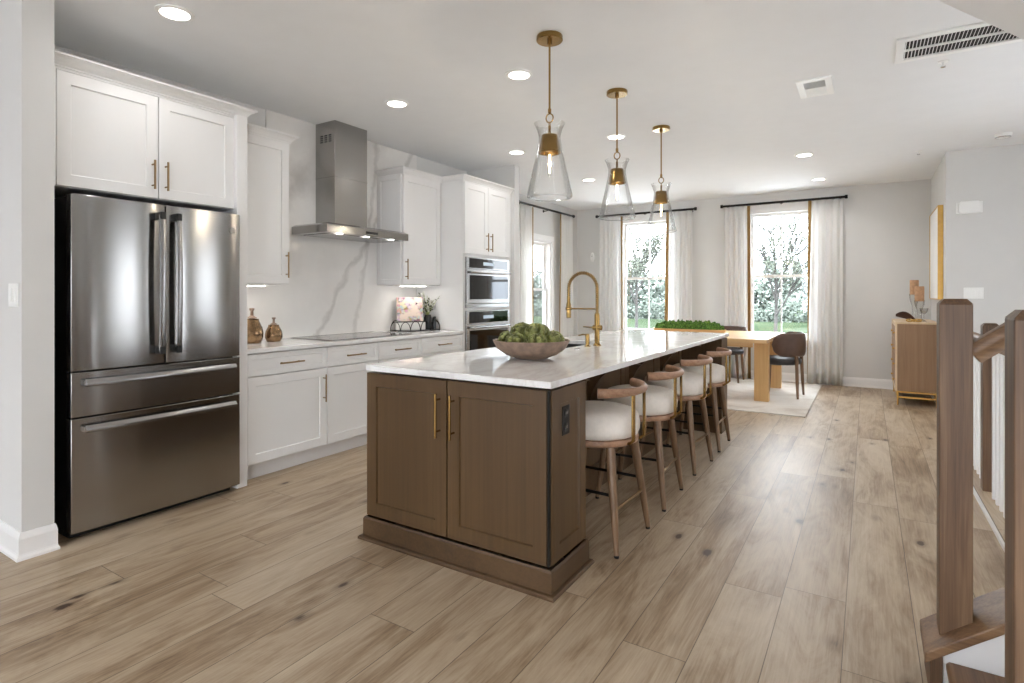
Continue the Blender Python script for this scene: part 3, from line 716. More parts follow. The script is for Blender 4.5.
m = MB(); m.cyl((fx,fy,.914+.265), (hx,fy,.914+.265), .006, n=10); m.lathe([(.021,-.012),(.024,0),(.021,.012)], (hx,fy,.914+.265), 20); m.build('docking_arm', 'brass', c, 40)
m = MB(); m.cyl((fx-.03,fy,.914+.13), (fx+.034,fy,.914+.13), .019, n=18); m.cyl((fx-.03,fy,.914+.13), (fx-.11,fy,.914+.133), .006, .0045, 10); m.build('lever', 'brass', c, 40)
c = thing('soap_dispenser', 'short brass soap dispenser beside the tall faucet', 'soap dispenser', (-1.684, 3.672, .914))
m = MB(); m.lathe([(0,0),(.022,0),(.022,.006),(.015,.01),(.015,.075),(.012,.09),(0,.09)], (-1.684,3.672,.914), 20); m.build('pump_body', 'brass', c, 40)
m = MB(); m.tube([(-1.684,3.672,.994),(-1.72,3.672,.998),(-1.755,3.672,.99)], [.006,.006,.004], 10); m.build('nozzle', 'brass', c, 40)
m = MB(); m.lathe([(0,0),(.022,0),(.022,.005),(.017,.009),(0,.009)], (-1.655,3.44,.914), 24); tag(m.build('air_switch_button', 'chrome', None, 40), 'small round metal button on the island counter beside the sink', 'button')
# bowl and artichokes
bx, by = -1.655, 2.83
prof = [(.0,.0),(.09,.0),(.10,.004),(.15,.022),(.20,.058),(.222,.098),(.226,.106),(.218,.107),(.19,.068),(.14,.034),(.08,.016),(0,.014)]
m = MB(); m.lathe(prof, (bx,by,.914), 48); tag(m.build('serving_bowl', 'bowl', None, 50), 'wide brown stone bowl of artichokes on the island', 'bowl')
def artichoke(name):
    m = MB(); core = []
    m.ball((0,0,.0), .036, 1, 1, 1.05, 14, 8)
    for L_ in range(6):
        n = [5, 6, 7, 7, 6, 4][L_]; th = -1.0+L_*.43
        for k in range(n):
            ph = 2*math.pi*(k+.5*(L_ % 2))/n+L_*.3
            out = Vector((math.cos(ph)*math.cos(th), math.sin(ph)*math.cos(th), math.sin(th)))
            up = Vector((-math.cos(ph)*math.sin(th), -math.sin(ph)*math.sin(th), math.cos(th)))
            sd = out.cross(up); r0 = .036; ln = .040-.002*L_; w = .021-.0017*L_
            b0 = out*r0-up*.006; md = out*(r0+.010)+up*ln*.5; tp = out*(r0+.009-.002*L_)+up*ln
            a = [m.bm.verts.new(p) for p in (b0-sd*w*.8, b0+sd*w*.8, md+sd*w, tp, md-sd*w, md+out*.006)]
            for f in ((0,1,5), (1,2,5), (2,3,5), (3,4,5), (4,0,5)): m.bm.faces.new([a[i] for i in f])
    o = m.build(name, 'arti', None, 60)
    s = o.modifiers.new('leafy', 'SOLIDIFY'); s.thickness = .002
    return o
ar0 = artichoke('artichoke')
spots = [(-.135,-.055,.095,.2,1.1), (-.13,.075,.095,.9,1.1), (-.03,-.13,.096,1.7,1.1), (.10,-.105,.095,.4,1.1), (.15,.02,.095,2.2,1.1), (.085,.125,.096,.6,1.1), (-.035,.14,.096,1.2,1.1), (-.06,-.01,.135,.5,1.3), (.05,-.03,.137,1.9,1.3), (.02,.07,.132,2.6,1.2)]
for i, (dx, dy, dz, rz, s) in enumerate(spots):
    o = ar0 if i == 0 else ar0.copy()
    if i: COL.objects.link(o)
    o.location = (bx+dx*.95, by+dy*.95, .914+dz); o.scale = (s*1.05,)*3
    o.rotation_euler = (.5*math.sin(i*2.1), .5*math.cos(i*1.7), rz)
    tag(o, 'green artichoke piled in the brown stone bowl', 'artichoke', 'artichokes in the bowl')
# ------------------------------------------------------------------ counter stools
def make_stool():
    c = thing('counter_stool', '', 'stool', group='counter stools at the island')
    B = lambda m, n, mat, **k: m.build(n, mat, c, k.pop('smooth', 40), world=False, **k)
    m = MB(); m.lathe([(0,.548),(.205,.548),(.220,.556),(.230,.58),(.231,.612),(.226,.645),(.208,.668),(.17,.680),(.09,.685),(0,.686)], (0,0,0), 44); cu = B(m, 'seat_cushion', 'cream', smooth=60)
    m = MB(); m.lathe([(0,.512),(.21,.512),(.222,.518),(.226,.530),(.222,.544),(.20,.549),(0,.549)], (0,0,0), 40); B(m, 'seat_base', 'stoolwood_y')
    top, bot = .15, .21; T, Bt = [], []
    for sx in (1, -1):
        for sy in (-1, 1):
            a, b = Vector((sx*top,sy*top,.515)), Vector((sx*bot,sy*bot,.012))
            m = MB(); pts = [a.lerp(b, k/6) for k in range(7)]
            m.tube(pts, [.024,.0235,.0225,.021,.019,.016,.0135], 14)
            l = B(m, 'leg', 'stoolwood')
            m = MB(); m.cyl(b+(a-b)*.0, b-(a-b)*.0+Vector((0,0,-.012)), .0135, .012, 12); m.build('foot_cap', 'black', l, 40, world=False)
    def at(sx, sy, z): f = (.515-z)/.503; r = top+(bot-top)*f; return Vector((sx*r, sy*r, z))
    for (p, q, z, mat) in (((1,-1),(1,1),.215,'bronze'), ((-1,-1),(-1,1),.215,'bronze'), ((1,-1),(-1,-1),.285,'black'), ((1,1),(-1,1),.285,'black')):
        m = MB(); m.cyl(at(*p, z), at(*q, z), .008, n=10); B(m, 'stretcher', mat)
    m = MB(); rr_ = .252; n = 26; pts = [(rr_*math.cos(a), rr_*math.sin(a), .793) for a in [R(-63+126*k/n) for k in range(n+1)]]
    m.tube(pts, [.016+.006*abs(1-2*k/n) for k in range(n+1)], 12, up=(0,0,1), flat=1.15); B(m, 'backrest', 'stoolwood_y', smooth=60)
    for s in (-1, 1):
        a = R(17*s); x, y = .252*math.cos(a), .252*math.sin(a)
        m = MB(); m.tube([(x,y,.785),(x,y,.60),(x,y,.545),(x-.02,y*.94,.528),(x-.05,y*.85,.525)], .0085, 10, flat=1.5, up=(-y,x,0)); B(m, 'back_post', 'brass', smooth=50)
    return c
st = make_stool()
SP = [(2.805, 'cream counter stool with curved wood back, next to the outlet end of the island'), (3.50, 'second cream counter stool along the island from the outlet end'), (4.285, 'third cream counter stool along the island from the outlet end'), (4.985, 'cream counter stool at the dining-table end of the row')]
for i, (y, lab) in enumerate(SP):
    if i == 0: st.location = (-1.235, y, 0); st['label'] = lab; st.rotation_euler[2] = R(-2)
    else: dup(st, (-1.235, y, 0), R([0, 2, -3, 1][i]), lab)
# ------------------------------------------------------------------ pendants
def make_pendant():
    c = thing('pendant_light', '', 'pendant light', group='pendants over the island')
    B = lambda m, n, mat, p=None, **k: m.build(n, mat, p or c, k.pop('smooth', 40), world=False, **k)
    m = MB(); m.lathe([(0,0),(.076,0),(.078,-.004),(.078,-.026),(.074,-.030),(.0,-.030)], (0,0,0), 40); B(m, 'canopy', 'brass')
    m = MB(); m.lathe([(0,-.03),(.014,-.03),(.014,-.05),(.0,-.052)], (0,0,0), 16); m.cyl((0,0,-.03), (0,0,-.455), .0062, n=12); m.lathe([(0,-.455),(.010,-.452),(.010,-.43),(0,-.425)], (0,0,0), 14); B(m, 'rod', 'brass')
    m = MB(); m.tube([(.022*math.cos(a), 0, -.484+.026*math.sin(a)) for a in [2*math.pi*k/24 for k in range(24)]], .0042, 8, True); B(m, 'ring', 'brass')
    m = MB(); m.tube([(0, .012*math.cos(a), -.522+.014*math.sin(a)) for a in [2*math.pi*k/16 for k in range(16)]], .003, 8, True); m.cyl((0,0,-.53), (0,0,-.60), .008, n=12); B(m, 'link', 'brass')
    m = MB(); m.lathe([(0,-.585),(.045,-.585),(.048,-.59),(.066,-.690),(.064,-.692),(.058,-.690),(.04,-.60),(0,-.598)], (0,0,0), 36); B(m, 'metal_cap', 'brass')
    m = MB(); m.lathe([(0,-.60),(.019,-.60),(.019,-.68),(.0,-.682)], (0,0,0), 20); B(m, 'socket', 'brass')
    pr_ = [(.092,-.515),(.078,-.545),(.066,-.585),(.064,-.605),(.072,-.66),(.092,-.75),(.115,-.85),(.133,-.93),(.136,-.948),(.128,-.956),(.105,-.957)]
    inn = [(r-.0025, z+.001) for r, z in reversed(pr_)]
    m = MB(); m.lathe(pr_+inn, (0,0,0), 44, True); B(m, 'glass_shade', 'glass', smooth=50)
    m = MB(); m.lathe([(0,-.68),(.011,-.68),(.013,-.70),(.013,-.80),(.010,-.825),(.0,-.832)], (0,0,0), 18); bl = B(m, 'bulb', 'glass', smooth=60)
    m = MB()
    for a in range(4):
        x, y = .006*math.cos(a*1.57), .006*math.sin(a*1.57); m.cyl((x,y,-.70), (x*.6,y*.6,-.81), .0013, n=6)
    B(m, 'filament', 'bulb', bl)
    return c
pd = make_pendant()
PN = [(2.93, 'clear glass and brass pendant light over the artichoke bowl end of the island'), (3.99, 'middle one of the glass and brass pendant lights over the island'), (5.06, 'clear glass and brass pendant light at the dining end of the island')]
for i, (y, lab) in enumerate(PN):
    if i == 0: pd.location = (-1.588, y, ZC); pd['label'] = lab; pd.rotation_euler[2] = R(10)
    else: dup(pd, (-1.588, y, ZC), R(10), lab)
    l = bpy.data.lights.new('bulb_light', 'POINT'); l.energy = 5; l.color = (1, .86, .65); l.shadow_soft_size = .008
    o = bpy.data.objects.new('bulb_light', l); COL.objects.link(o); o.location = (-1.588, y, ZC-.755)
# ------------------------------------------------------------------ recessed lights
def make_can():
    c = thing('recessed_light', '', 'ceiling light', group='recessed ceiling lights')
    m = MB(); m.lathe([(.095,0),(.094,-.006),(.078,-.010),(.072,-.009),(.072,0)], (0,0,0), 40, True); m.build('trim_ring', 'white', c, 40, world=False)
    m = MB(); m.lathe([(0,-.002),(.072,-.002),(.070,-.008),(0,-.008)], (0,0,0), 36); m.build('lens', 'lampdisc', c, 40, world=False)
    return c
cn = make_can()
CANS = [(-3.17,1.60,'round recessed ceiling light above the refrigerator'), (-3.17,3.30,'round recessed ceiling light in front of the range hood'), (-2.04,3.32,'round recessed ceiling light nearest the first pendant'),
        (-3.17,5.11,'round recessed ceiling light above the oven tower'), (-2.05,5.12,'round recessed ceiling light behind the middle pendant'), (-3.12,6.84,'round recessed ceiling light past the ovens toward the side window'),
        (-.58,6.88,'round recessed ceiling light nearer the small vent, on the dining side'), (-.54,8.42,'round recessed ceiling light close to the back wall')]
CANS_OFF = [(-2.04,1.6), (-.58,1.6), (-.58,3.3), (-.58,5.1), (-2.0,-.8), (-.2,-.8)]
for i, (x, y, lab) in enumerate(CANS):
    if i == 0: cn.location = (x, y, ZC); cn['label'] = lab
    else: dup(cn, (x, y, ZC), 0, lab)
for (x, y) in [(a, b) for a, b, _ in CANS]:
    l = bpy.data.lights.new('can_light', 'AREA'); l.shape = 'DISK'; l.size = .14; l.energy = LAMP_W if y < 6 else DINING_W; l.color = (1, .995, .985); l.spread = R(150)
    o = bpy.data.objects.new('can_light', l); COL.objects.link(o); o.location = (x, y, ZC-.012)
# ------------------------------------------------------------------ ceiling fittings
c = thing('ceiling_vent', 'small square white ceiling register', 'vent', (-.32, 4.70, ZC))
m = MB(); m.frame((-.435,4.49,ZC), PX, PY, (0,0,-1), .225, .39, .045, .012); m.build('vent_frame', 'white', c, bevel=.003)
m = MB(); m.box((-.39,4.535,ZC-.002), (-.255,4.835,ZC)); m.build('vent_back', 'gap', c)
m = MB()
for k in range(14):
    y = 4.545+k*.0218; t_ = -1 if k < 7 else 1
    m.loft([[(x,y,ZC-.002),(x,y+.004,ZC-.002),(x,y+.004+t_*.009,ZC-.011),(x,y+t_*.009,ZC-.011)] for x in (-.39,-.255)])
m.box((-.39,4.681,ZC-.012), (-.255,4.691,ZC-.003)); m.build('vent_slats', 'white', c)
c = thing('return_air_grille', 'long white ceiling return grille at the stair soffit', 'vent', (.55, 4.26, ZC))
gx0, gx1, gy0, gy1 = .15, .98, 4.07, 4.47
m = MB(); m.frame((gx0,gy0,ZC), PX, PY, (0,0,-1), gx1-gx0, gy1-gy0, .045, .014); m.build('vent_frame', 'white', c, bevel=.003)
m = MB(); m.box((gx0+.04,gy0+.04,ZC-.002), (gx1-.04,gy1-.04,ZC)); m.build('vent_back', 'gap', c)
m = MB(); ns = 40
for k in range(ns): x = gx0+.05+(gx1-gx0-.1)*k/ns; m.loft([[(x,yy,ZC-.002),(x+.003,yy,ZC-.002),(x-.0005,yy,ZC-.012),(x-.0035,yy,ZC-.012)] for yy in (gy0+.045,gy1-.045)])
m.box((gx0+.045,(gy0+gy1)/2-.006,ZC-.014), (gx1-.045,(gy0+gy1)/2+.006,ZC-.003)); m.build('vent_slats', 'white', c)
def sprinkler(label, x, y):
    c = thing('fire_sprinkler', label, 'sprinkler', (x, y, ZC))
    m = MB(); m.lathe([(0,0),(.03,0),(.028,-.006),(.01,-.008),(.008,-.03),(0,-.03)], (x,y,ZC), 24); m.build('escutcheon', 'white', c, 40)
    m = MB(); m.lathe([(0,-.036),(.014,-.036),(.014,-.039),(0,-.039)], (x,y,ZC), 16); m.tube([(x-.008,y,ZC-.028),(x-.012,y,ZC-.033),(x-.006,y,ZC-.038)], .002, 6); m.tube([(x+.008,y,ZC-.028),(x+.012,y,ZC-.033),(x+.006,y,ZC-.038)], .002, 6); m.build('deflector', 'chrome', c, 40)
sprinkler('small ceiling sprinkler just past the long return grille', .42, 4.62)
sprinkler('small ceiling sprinkler near the corner above the picture', .46, 7.35)
c = thing('smoke_detector', 'round white smoke detector on the ceiling by the stair wall', 'smoke detector', (1.09, 7.0, ZC))
m = MB(); m.lathe([(0,0),(.068,0),(.068,-.012),(.062,-.03),(.045,-.038),(0,-.04)], (1.09,7.0,ZC), 36); m.build('housing', 'white', c, 40)
m = MB(); m.lathe([(.05,-.034),(.06,-.028),(.0615,-.031),(.051,-.038)], (1.09,7.0,ZC), 36, True); m.build('vent_ring', 'chrome', c, 40)
# ------------------------------------------------------------------ wall plates
def switches(name, label, O, U, N, gangs, dark=False):
    O, U, N = Vector(O), Vector(U), Vector(N); w = .045*gangs+.03
    c = thing(name, label, 'switch', O)
    m = MB(); m.obox(O-U*w/2-Vector((0,0,.058)), U, PZ, N, w, .116, .006); m.build('plate', 'white', c, bevel=.003)
    for k in range(gangs):
        u = (k-(gangs-1)/2)*.046
        m = MB(); m.obox(O+U*(u-.016)-Vector((0,0,.034))+N*.006, U, PZ, N, .032, .068, .004); m.build('rocker', 'white', c, bevel=.002)
switches('light_switch', 'white triple rocker switch plate on the stair wall', (.94,YF,1.30), PX, NY_, 3)
switches('light_switch', 'white double rocker switch plate on the end of the wall left of the refrigerator', (-3.562,1.035,1.28), PX, NY_, 2)
c = thing('door_chime', 'white rounded chime box high on the stair wall', 'door chime', (.905, YF, 2.2))
m = MB()
pl = []
for (cx_, cz_, a0) in ((1.0-.03,2.265-.05,0), (.81+.03,2.265-.05,90), (.81+.03,2.135+.05,180), (1.0-.03,2.135+.05,270)):
    for k in range(7): a = R(a0+15*k); pl.append((cx_+.03*math.cos(a), cz_+.05*math.sin(a)))
m.prism(pl, 'y', YF, YF-.045); m.build('cover', 'white', c, 40, bevel=.008)
m = MB(); m.prism([(p[0]*1.0, p[1]) for p in [(.795,2.14),(1.015,2.14),(1.015,2.26),(.795,2.26)]], 'y', YF, YF-.01); m.build('back_plate', 'white', c, bevel=.004)
c = thing('wall_sensor', 'small oval white sensor on the back wall near the corner', 'sensor', (-4.17, YB, 1.95))
m = MB(); m.loft([[(-4.13+.035*math.cos(a)*s, YB-d, 1.95+.085*math.sin(a)*s) for a in [2*math.pi*k/24 for k in range(24)]] for s, d in ((1,0),(1,.015),(.85,.025),(.02,.028))]); m.build('cover', 'white', c, 40)
m = MB(); m.cyl((-4.13,YB-.026,1.97), (-4.13,YB-.030,1.97), .008, n=14); m.build('lens', 'blackglass', c, 40)
# ------------------------------------------------------------------ dining set
m = MB(); m.box((-3.4,6.60,0), (-.545,9.08,.011)); tag(m.build('area_rug', 'rug', bevel=.004), 'pale cream rug under the oak dining table', 'rug')
c = thing('dining_table', 'light oak dining table with thick slab legs', 'table', (-1.82, 7.88, .011))
tx0, tx1, ty0, ty1 = -2.66, -.985, 7.10, 8.68
m = MB(); m.box((tx0,ty0,.715), (tx1,ty1,.76)); m.build('tabletop', 'oak_x', c, bevel=.004)
m = MB(); m.box((tx0+.17,ty0+.10,.655), (tx1-.17,ty0+.125,.715)); m.build('apron', 'oak_x', c)
m = MB(); m.box((tx0+.17,ty1-.125,.655), (tx1-.17,ty1-.10,.715)); m.build('apron', 'oak_x', c)
for x in (tx0, tx1-.17):
    for y in (ty0+.16, ty1-.28): m = MB(); m.box((x+.005,y,.011), (x+.165,y+.10,.715)); m.build('leg', 'oak', c, bevel=.004)
def make_chair():                                            # local: faces -x, back towards +x
    c = thing('dining_chair', '', 'chair', group='dining chairs')
    B = lambda m, n, mat, **k: m.build(n, mat, c, k.pop('smooth', 50), world=False, **k)
    m = MB(); prof = [(0,.40),(.20,.40),(.232,.41),(.244,.435),(.24,.465),(.215,.485),(.12,.492),(0,.493)]; m.lathe(prof, (0,0,0), 40); B(m, 'seat', 'leatherdark')
    m = MB(); n = 48; rings = []
    for k in range(n+1):
        a = R(-100+200*k/n); e = min(1, math.sqrt(max(0, 1-((abs(2*k/n-1)-.70)/.30)**2)) if abs(2*k/n-1) > .70 else 1)
        e = max(e, .05); zc_, hh, th = .655, .145*e, .028*max(.35, e)
        ro = .262
        rings.append([((ro+th*math.cos(b))*math.cos(a), (ro+th*math.cos(b))*math.sin(a), zc_+hh*(abs(math.sin(b))**.6)*(1 if math.sin(b) >= 0 else -1)) for b in [2*math.pi*j/14 for j in range(14)]])
    m.loft(rings); B(m, 'backrest', 'leather')
    for sx, sy, top in ((1,-1,.52), (1,1,.52), (-1,-1,.41), (-1,1,.41)):
        m = MB(); m.tube([(sx*.155+(.06 if sx > 0 else 0),sy*.17,top), (sx*.165+(.06 if sx > 0 else 0),sy*.185,.2), (sx*.175+(.06 if sx > 0 else 0),sy*.20,.0)], [.021,.019,.013], 12); B(m, 'leg', 'stoolwood')
    return c
ch = make_chair(); ch.location = (-.935, 7.86, .011); ch.rotation_euler[2] = R(-4)
ch['label'] = 'brown leather barrel-back dining chair at the end of the oak table'
dup(ch, (-1.77, 8.76, .011), R(90), 'dark dining chair on the window side of the oak table, seen past the island end')
# moss tray
c = thing('moss_planter', 'long wooden tray of green moss on the dining table', 'planter', (-2.09, 7.88, .76))
def boat(z, k, w): return [(-2.09+.5*k*math.copysign(abs(math.cos(a))**.6, math.cos(a)), 7.88+w*math.copysign(abs(math.sin(a))**.8, math.sin(a)), z) for a in [2*math.pi*j/36 for j in range(36)]]
m = MB(); m.loft([boat(.76,.9,.07), boat(.785,.97,.095), boat(.815,1.0,.105), boat(.815,.97,.098), boat(.80,.95,.092)]); m.build('wooden_tray', 'oak_x', c, 40)
m = MB(); nx, ny = 90, 16; g = []
for i in range(nx+1):
    r_ = []
    for j in range(ny+1):
        u, v = i/nx*2-1, j/ny*2-1; w = .088*math.sqrt(max(0, 1-abs(u)**5))
        h = .03*(1-abs(u)**6)*(1-abs(v)**4)+.012*random.random()*(1-v*v)+.012*math.sin(i*.55)*math.cos(j*.9)*(1-v*v)
        r_.append(m.bm.verts.new((-2.09+.475*u, 7.88+w*v, .812+max(0, h)*2.6)))
    g.append(r_)
for i in range(nx):
    for j in range(ny): m.bm.faces.new((g[i][j], g[i+1][j], g[i+1][j+1], g[i][j+1]))
o = m.build('moss', 'moss', c, 80); o['kind'] = 'stuff'
# ------------------------------------------------------------------ sideboard and picture
c = thing('sideboard', 'tan wood sideboard on a gold metal base under the picture', 'sideboard', (.48, 8.45, 0))
x0, x1, y0, y1 = .275, .69, 7.93, 9.05
m = MB(); m.box((x0+.02,y0,.17), (x1,y1,.945)); m.build('cabinet', 'side', c, bevel=.003)
m = MB(); m.box((x0,y0-.01,.945), (x1,y1+.01,.965)); m.build('top', 'sidelight', c, bevel=.003)
m = MB(); m.frame((x0+.02,y0-.004,.17), PY, PZ, (-1,0,0), y1-y0+.008, .775, .03, .02); m.build('front_frame', 'sidelight', c)
for col in range(2):
    for k in range(4):
        a = y0+.035+col*.545; z = .205+k*.182
        m = MB(); m.box((x0+.004,a,z), (x0+.02,a+.53,z+.17)); d = m.build('drawer', 'side', c, bevel=.003)
        m = MB(); m.lathe([(0,0),(.006,0),(.006,.012),(.013,.018),(.012,.026),(0,.028)], (0,0,0), 14)
        bmesh.ops.rotate(m.bm, verts=m.bm.verts, cent=(0,0,0), matrix=Matrix.Rotation(R(-90), 3, 'Y')); bmesh.ops.translate(m.bm, verts=m.bm.verts, vec=(x0+.004,a+.06,z+.085)); m.build('knob', 'gold', d, 40)
for z in (.145, .085):
    m = MB(); m.frame((x0+.015,y0+.01,z), PX, PY, PZ, x1-x0-.03, y1-y0-.02, .018, .02); m.build('base_rail', 'gold', c)
for x in (x0+.025, x1-.025):
    for y in (y0+.02, y1-.02): m = MB(); m.cyl((x,y,.165), (x,y,0), .012, .008, 12); m.build('leg', 'gold', c, 40)
c = thing('framed_picture', 'large blank white canvas in a gold frame on the side wall', 'picture', (XR, 8.25, 1.8))
m = MB(); m.frame((XR-.001,7.78,1.23), PY, PZ, (-1,0,0), .98, 1.045, .009, .05); m.build('frame', 'gold', c, bevel=.002)
m = MB(); m.box((XR-.001,7.79,1.24), (XR-.044,8.75,2.265)); m.build('canvas', 'canvas', c)
def candle(label, x, y, hg, hc, r):
    c = thing('candle_holder', label, 'candle holder', (x, y, .965))
    m = MB(); m.lathe([(0,0),(r*1.15,0),(r*1.2,.01),(r*.5,.03),(r*.42,.06),(r*.5,hg*.55),(r*.95,hg*.8),(r*1.05,hg),(r*.95,hg),(0,hg-.01)], (x,y,.965), 28); m.build('glass_stand', 'thickglass', c, 50)
    m = MB(); m.lathe([(0,hg-.01),(r*.93,hg-.01),(r*.93,hg+hc-.004),(r*.88,hg+hc),(0,hg+hc)], (x,y,.965), 24); m.build('pillar_candle', 'candle', c, 40)
candle('tall clear glass holder with a tan pillar candle, at the back of the sideboard', .49, 8.52, .33, .17, .05)
candle('shorter clear glass holder with a tan pillar candle on the sideboard', .53, 8.33, .25, .17, .052)
c = thing('stemmed_glass', 'small stemmed clear glass beside the tan candles', 'glass', (.565, 8.2, .965))
m = MB(); m.lathe([(0,0),(.03,0),(.03,.003),(.005,.008),(.004,.09),(.02,.10),(.038,.125),(.044,.16),(.042,.16),(.034,.125),(.0,.105)], (.565,8.2,.965), 26); m.build('cup', 'thickglass', c, 50)
c = thing('decorative_bowl', 'dark wooden leaf-shaped dish leaning on the sideboard', 'dish', (.38, 8.25, .965))
m = MB(); rings = []
for k in range(15):
    s = k/14; x = .29+.2*s; w = .085*math.sin(math.pi*min(1, s*.9+.08))**.8; z = .97+.05*(1-s)**1.2
    rings.append([(x, 8.2-.55*w*math.cos(a)+.008*math.sin(a), z+.004+.5*w*(1+math.cos(a))-.012*math.sin(a)*(1-math.cos(a)**2)) for a in [2*math.pi*j/16 for j in range(16)]])
m.loft(rings); m.build('leaf_dish', 'leafbowl', c, 60)
c = thing('brass_knot', 'small gold knot ornament on the sideboard', 'ornament', (.47, 8.06, .965))
m = MB(); m.tube([(.46+.05*math.cos(a)+.02*math.cos(3*a), 8.06+.035*math.sin(a), .985+.012*math.sin(3*a)) for a in [2*math.pi*k/40 for k in range(40)]], .008, 8, True); m.build('loop', 'gold', c, 60)
m = MB(); m.tube([(.46+.03*math.cos(a), 8.06+.05*math.sin(a), .988+.012*math.cos(2*a)) for a in [2*math.pi*k/30 for k in range(30)]], .007, 8, True); m.build('inner_loop', 'gold', c, 60)
# ------------------------------------------------------------------ kitchen counter objects
def canister(label, x, y, r, h, k):
    c = thing('gourd_canister', label, 'canister', (x, y, .914))
    m = MB(); prof = [(0,0),(r*.75,0),(r*.8,h*.02),(r*.98,h*.22),(r,h*.40),(r*.9,h*.62),(r*.68,h*.84),(r*.6,h*.92),(r*.62,h*.97),(0,h)]; m.lathe(prof, (x,y,.914), 30); m.build('jar', 'marmer', c, 50)
    m = MB(); m.lathe([(0,h),(r*.5,h),(r*.3,h*1.05),(r*.14,h*1.10),(r*.13,h*1.28),(r*.24,h*1.36),(r*.2,h*1.40),(0,h*1.41)], (x,y,.914), 20); m.build('stopper', 'bowl', c, 50)
canister('taller smoky gold gourd canister beside the refrigerator panel', -3.98, 2.575, .082, .19, 0)
canister('smaller smoky gold gourd canister left of the cooktop', -3.97, 2.755, .066, .135, 1)
# wire tray
ta, tb, tX0, tX1 = 4.19, 4.65, -4.12, -3.84
c = thing('wire_tray', 'black iron tray with arched wire sides on the wall counter', 'tray', ((tX0+tX1)/2, (ta+tb)/2, .914))
m = MB(); m.box((tX0,ta,.914), (tX1,tb,.922)); m.build('tray_base', 'black', c, bevel=.002)
m = MB(); na = 3
for i in range(na):
    w = (tb-ta)/na; yc = ta+(i+.5)*w
    for x in (tX1-.004, tX0+.004): m.tube([(x, yc+w*.47*math.cos(a), .922+.095*math.sin(a)) for a in [math.pi*k/14 for k in range(15)]], .004, 6)
for i in range(2):
    w = (tX1-tX0)/2; xc = tX0+(i+.5)*w
    for y in (ta+.004, tb-.004): m.tube([(xc+w*.47*math.cos(a), y, .922+.085*math.sin(a)) for a in [math.pi*k/14 for k in range(15)]], .0035, 6)
m.build('arched_side', 'black', c, 60)
def rot_to(m, cent, rz, rx=0):
    bmesh.ops.rotate(m.bm, verts=m.bm.verts, cent=cent, matrix=Matrix.Rotation(rz, 3, 'Z'))
c = thing('cookbook', 'cookbook with a floral cover propped upright in the wire tray', 'book', (-4.01, 4.37, .922))
BC = Vector((-4.01, 4.37, .922))
def turned(y0, y1, z0, z1, x0, x1, lean=True):               # faces the room corner-wise, tilted back
    m = MB(); m.box((x0,y0,z0), (x1,y1,z1))
    if lean: bmesh.ops.rotate(m.bm, verts=m.bm.verts, cent=(0,0,.084), matrix=Matrix.Rotation(R(-14), 3, 'Y'))
    bmesh.ops.rotate(m.bm, verts=m.bm.verts, cent=(0,0,0), matrix=Matrix.Rotation(R(-38), 3, 'Z'))
    bmesh.ops.translate(m.bm, verts=m.bm.verts, vec=BC); return m
turned(-.13, .13, .086, .335, -.008, .012).build('pages', 'paper', c)
turned(-.135, .135, .084, .338, .0125, .0155).build('front_cover', 'cover', c)
turned(-.135, .135, .084, .338, -.0115, -.0085).build('back_cover', 'cover', c)
c = thing('book_stand', 'white book stand with a dark ledge behind the tray arches', 'book stand', (-3.98, 4.36, .922))
turned(-.15, .15, .0, .078, -.03, .05, False).build('block', 'ceramic', c, bevel=.003)
turned(-.15, .15, .0785, .0835, -.03, .05, False).build('ledge', 'black', c)
c = thing('flower_vase', 'black ribbed vase of white and green sprigs in the wire tray', 'vase', (-3.96, 4.52, .922))
m = MB(); m.lathe([(0,0),(.038,0),(.042,.01),(.042,.12),(.034,.135),(.032,.15),(.027,.15),(.03,.12),(0,.11)], (-3.94,4.565,.922), 24); m.build('vase_body', 'blackpl', c, 30)
m = MB(); lf = MB(); fl = MB(); rnd_ = random.Random(3)
for k in range(22):
    a = rnd_.uniform(0, 6.28); lean = rnd_.uniform(.02, .17); h = rnd_.uniform(.12, .27)
    p0 = Vector((-3.94,4.565,1.05)); p1 = p0+Vector((math.cos(a)*lean, math.sin(a)*lean, h))
    p1.x = max(p1.x, -4.14); p1.y = min(p1.y, 4.63)
    pm = p0.lerp(p1, .5)+Vector((0,0,.02)); m.tube([p0,pm,p1], .0016, 5)
    for j in range(9):
        q_ = p0.lerp(p1, .3+.08*j); d = Vector((rnd_.uniform(-1,1), rnd_.uniform(-1,1), rnd_.uniform(0,1))).normalized()
        s_ = d.cross(Vector((0,0,1))).normalized()
        tgt = fl if rnd_.random() < .45 else lf; L_ = .026 if tgt is fl else .036
        tgt.face([q_, q_+d*L_*.5+s_*L_*.3, q_+d*L_, q_+d*L_*.5-s_*L_*.3])
m.build('sprig', 'stem', c); o = lf.build('leaf', 'twig', c); o['kind'] = 'stuff'; o = fl.build('blossom', 'ceramic', c); o['kind'] = 'stuff'
def bottle(label, x, y, r, h):
    m = MB(); m.lathe([(0,0),(r,0),(r,h*.8),(r*.9,h*.85),(r*.9,h*.98),(r*.8,h),(0,h)], (x,y,.922), 20); return tag(m.build('dark_jar', 'blackglass', None, 40), label, 'jar')
bottle('small dark jar at the oven end of the wire tray', -3.89, 4.61, .02, .13)
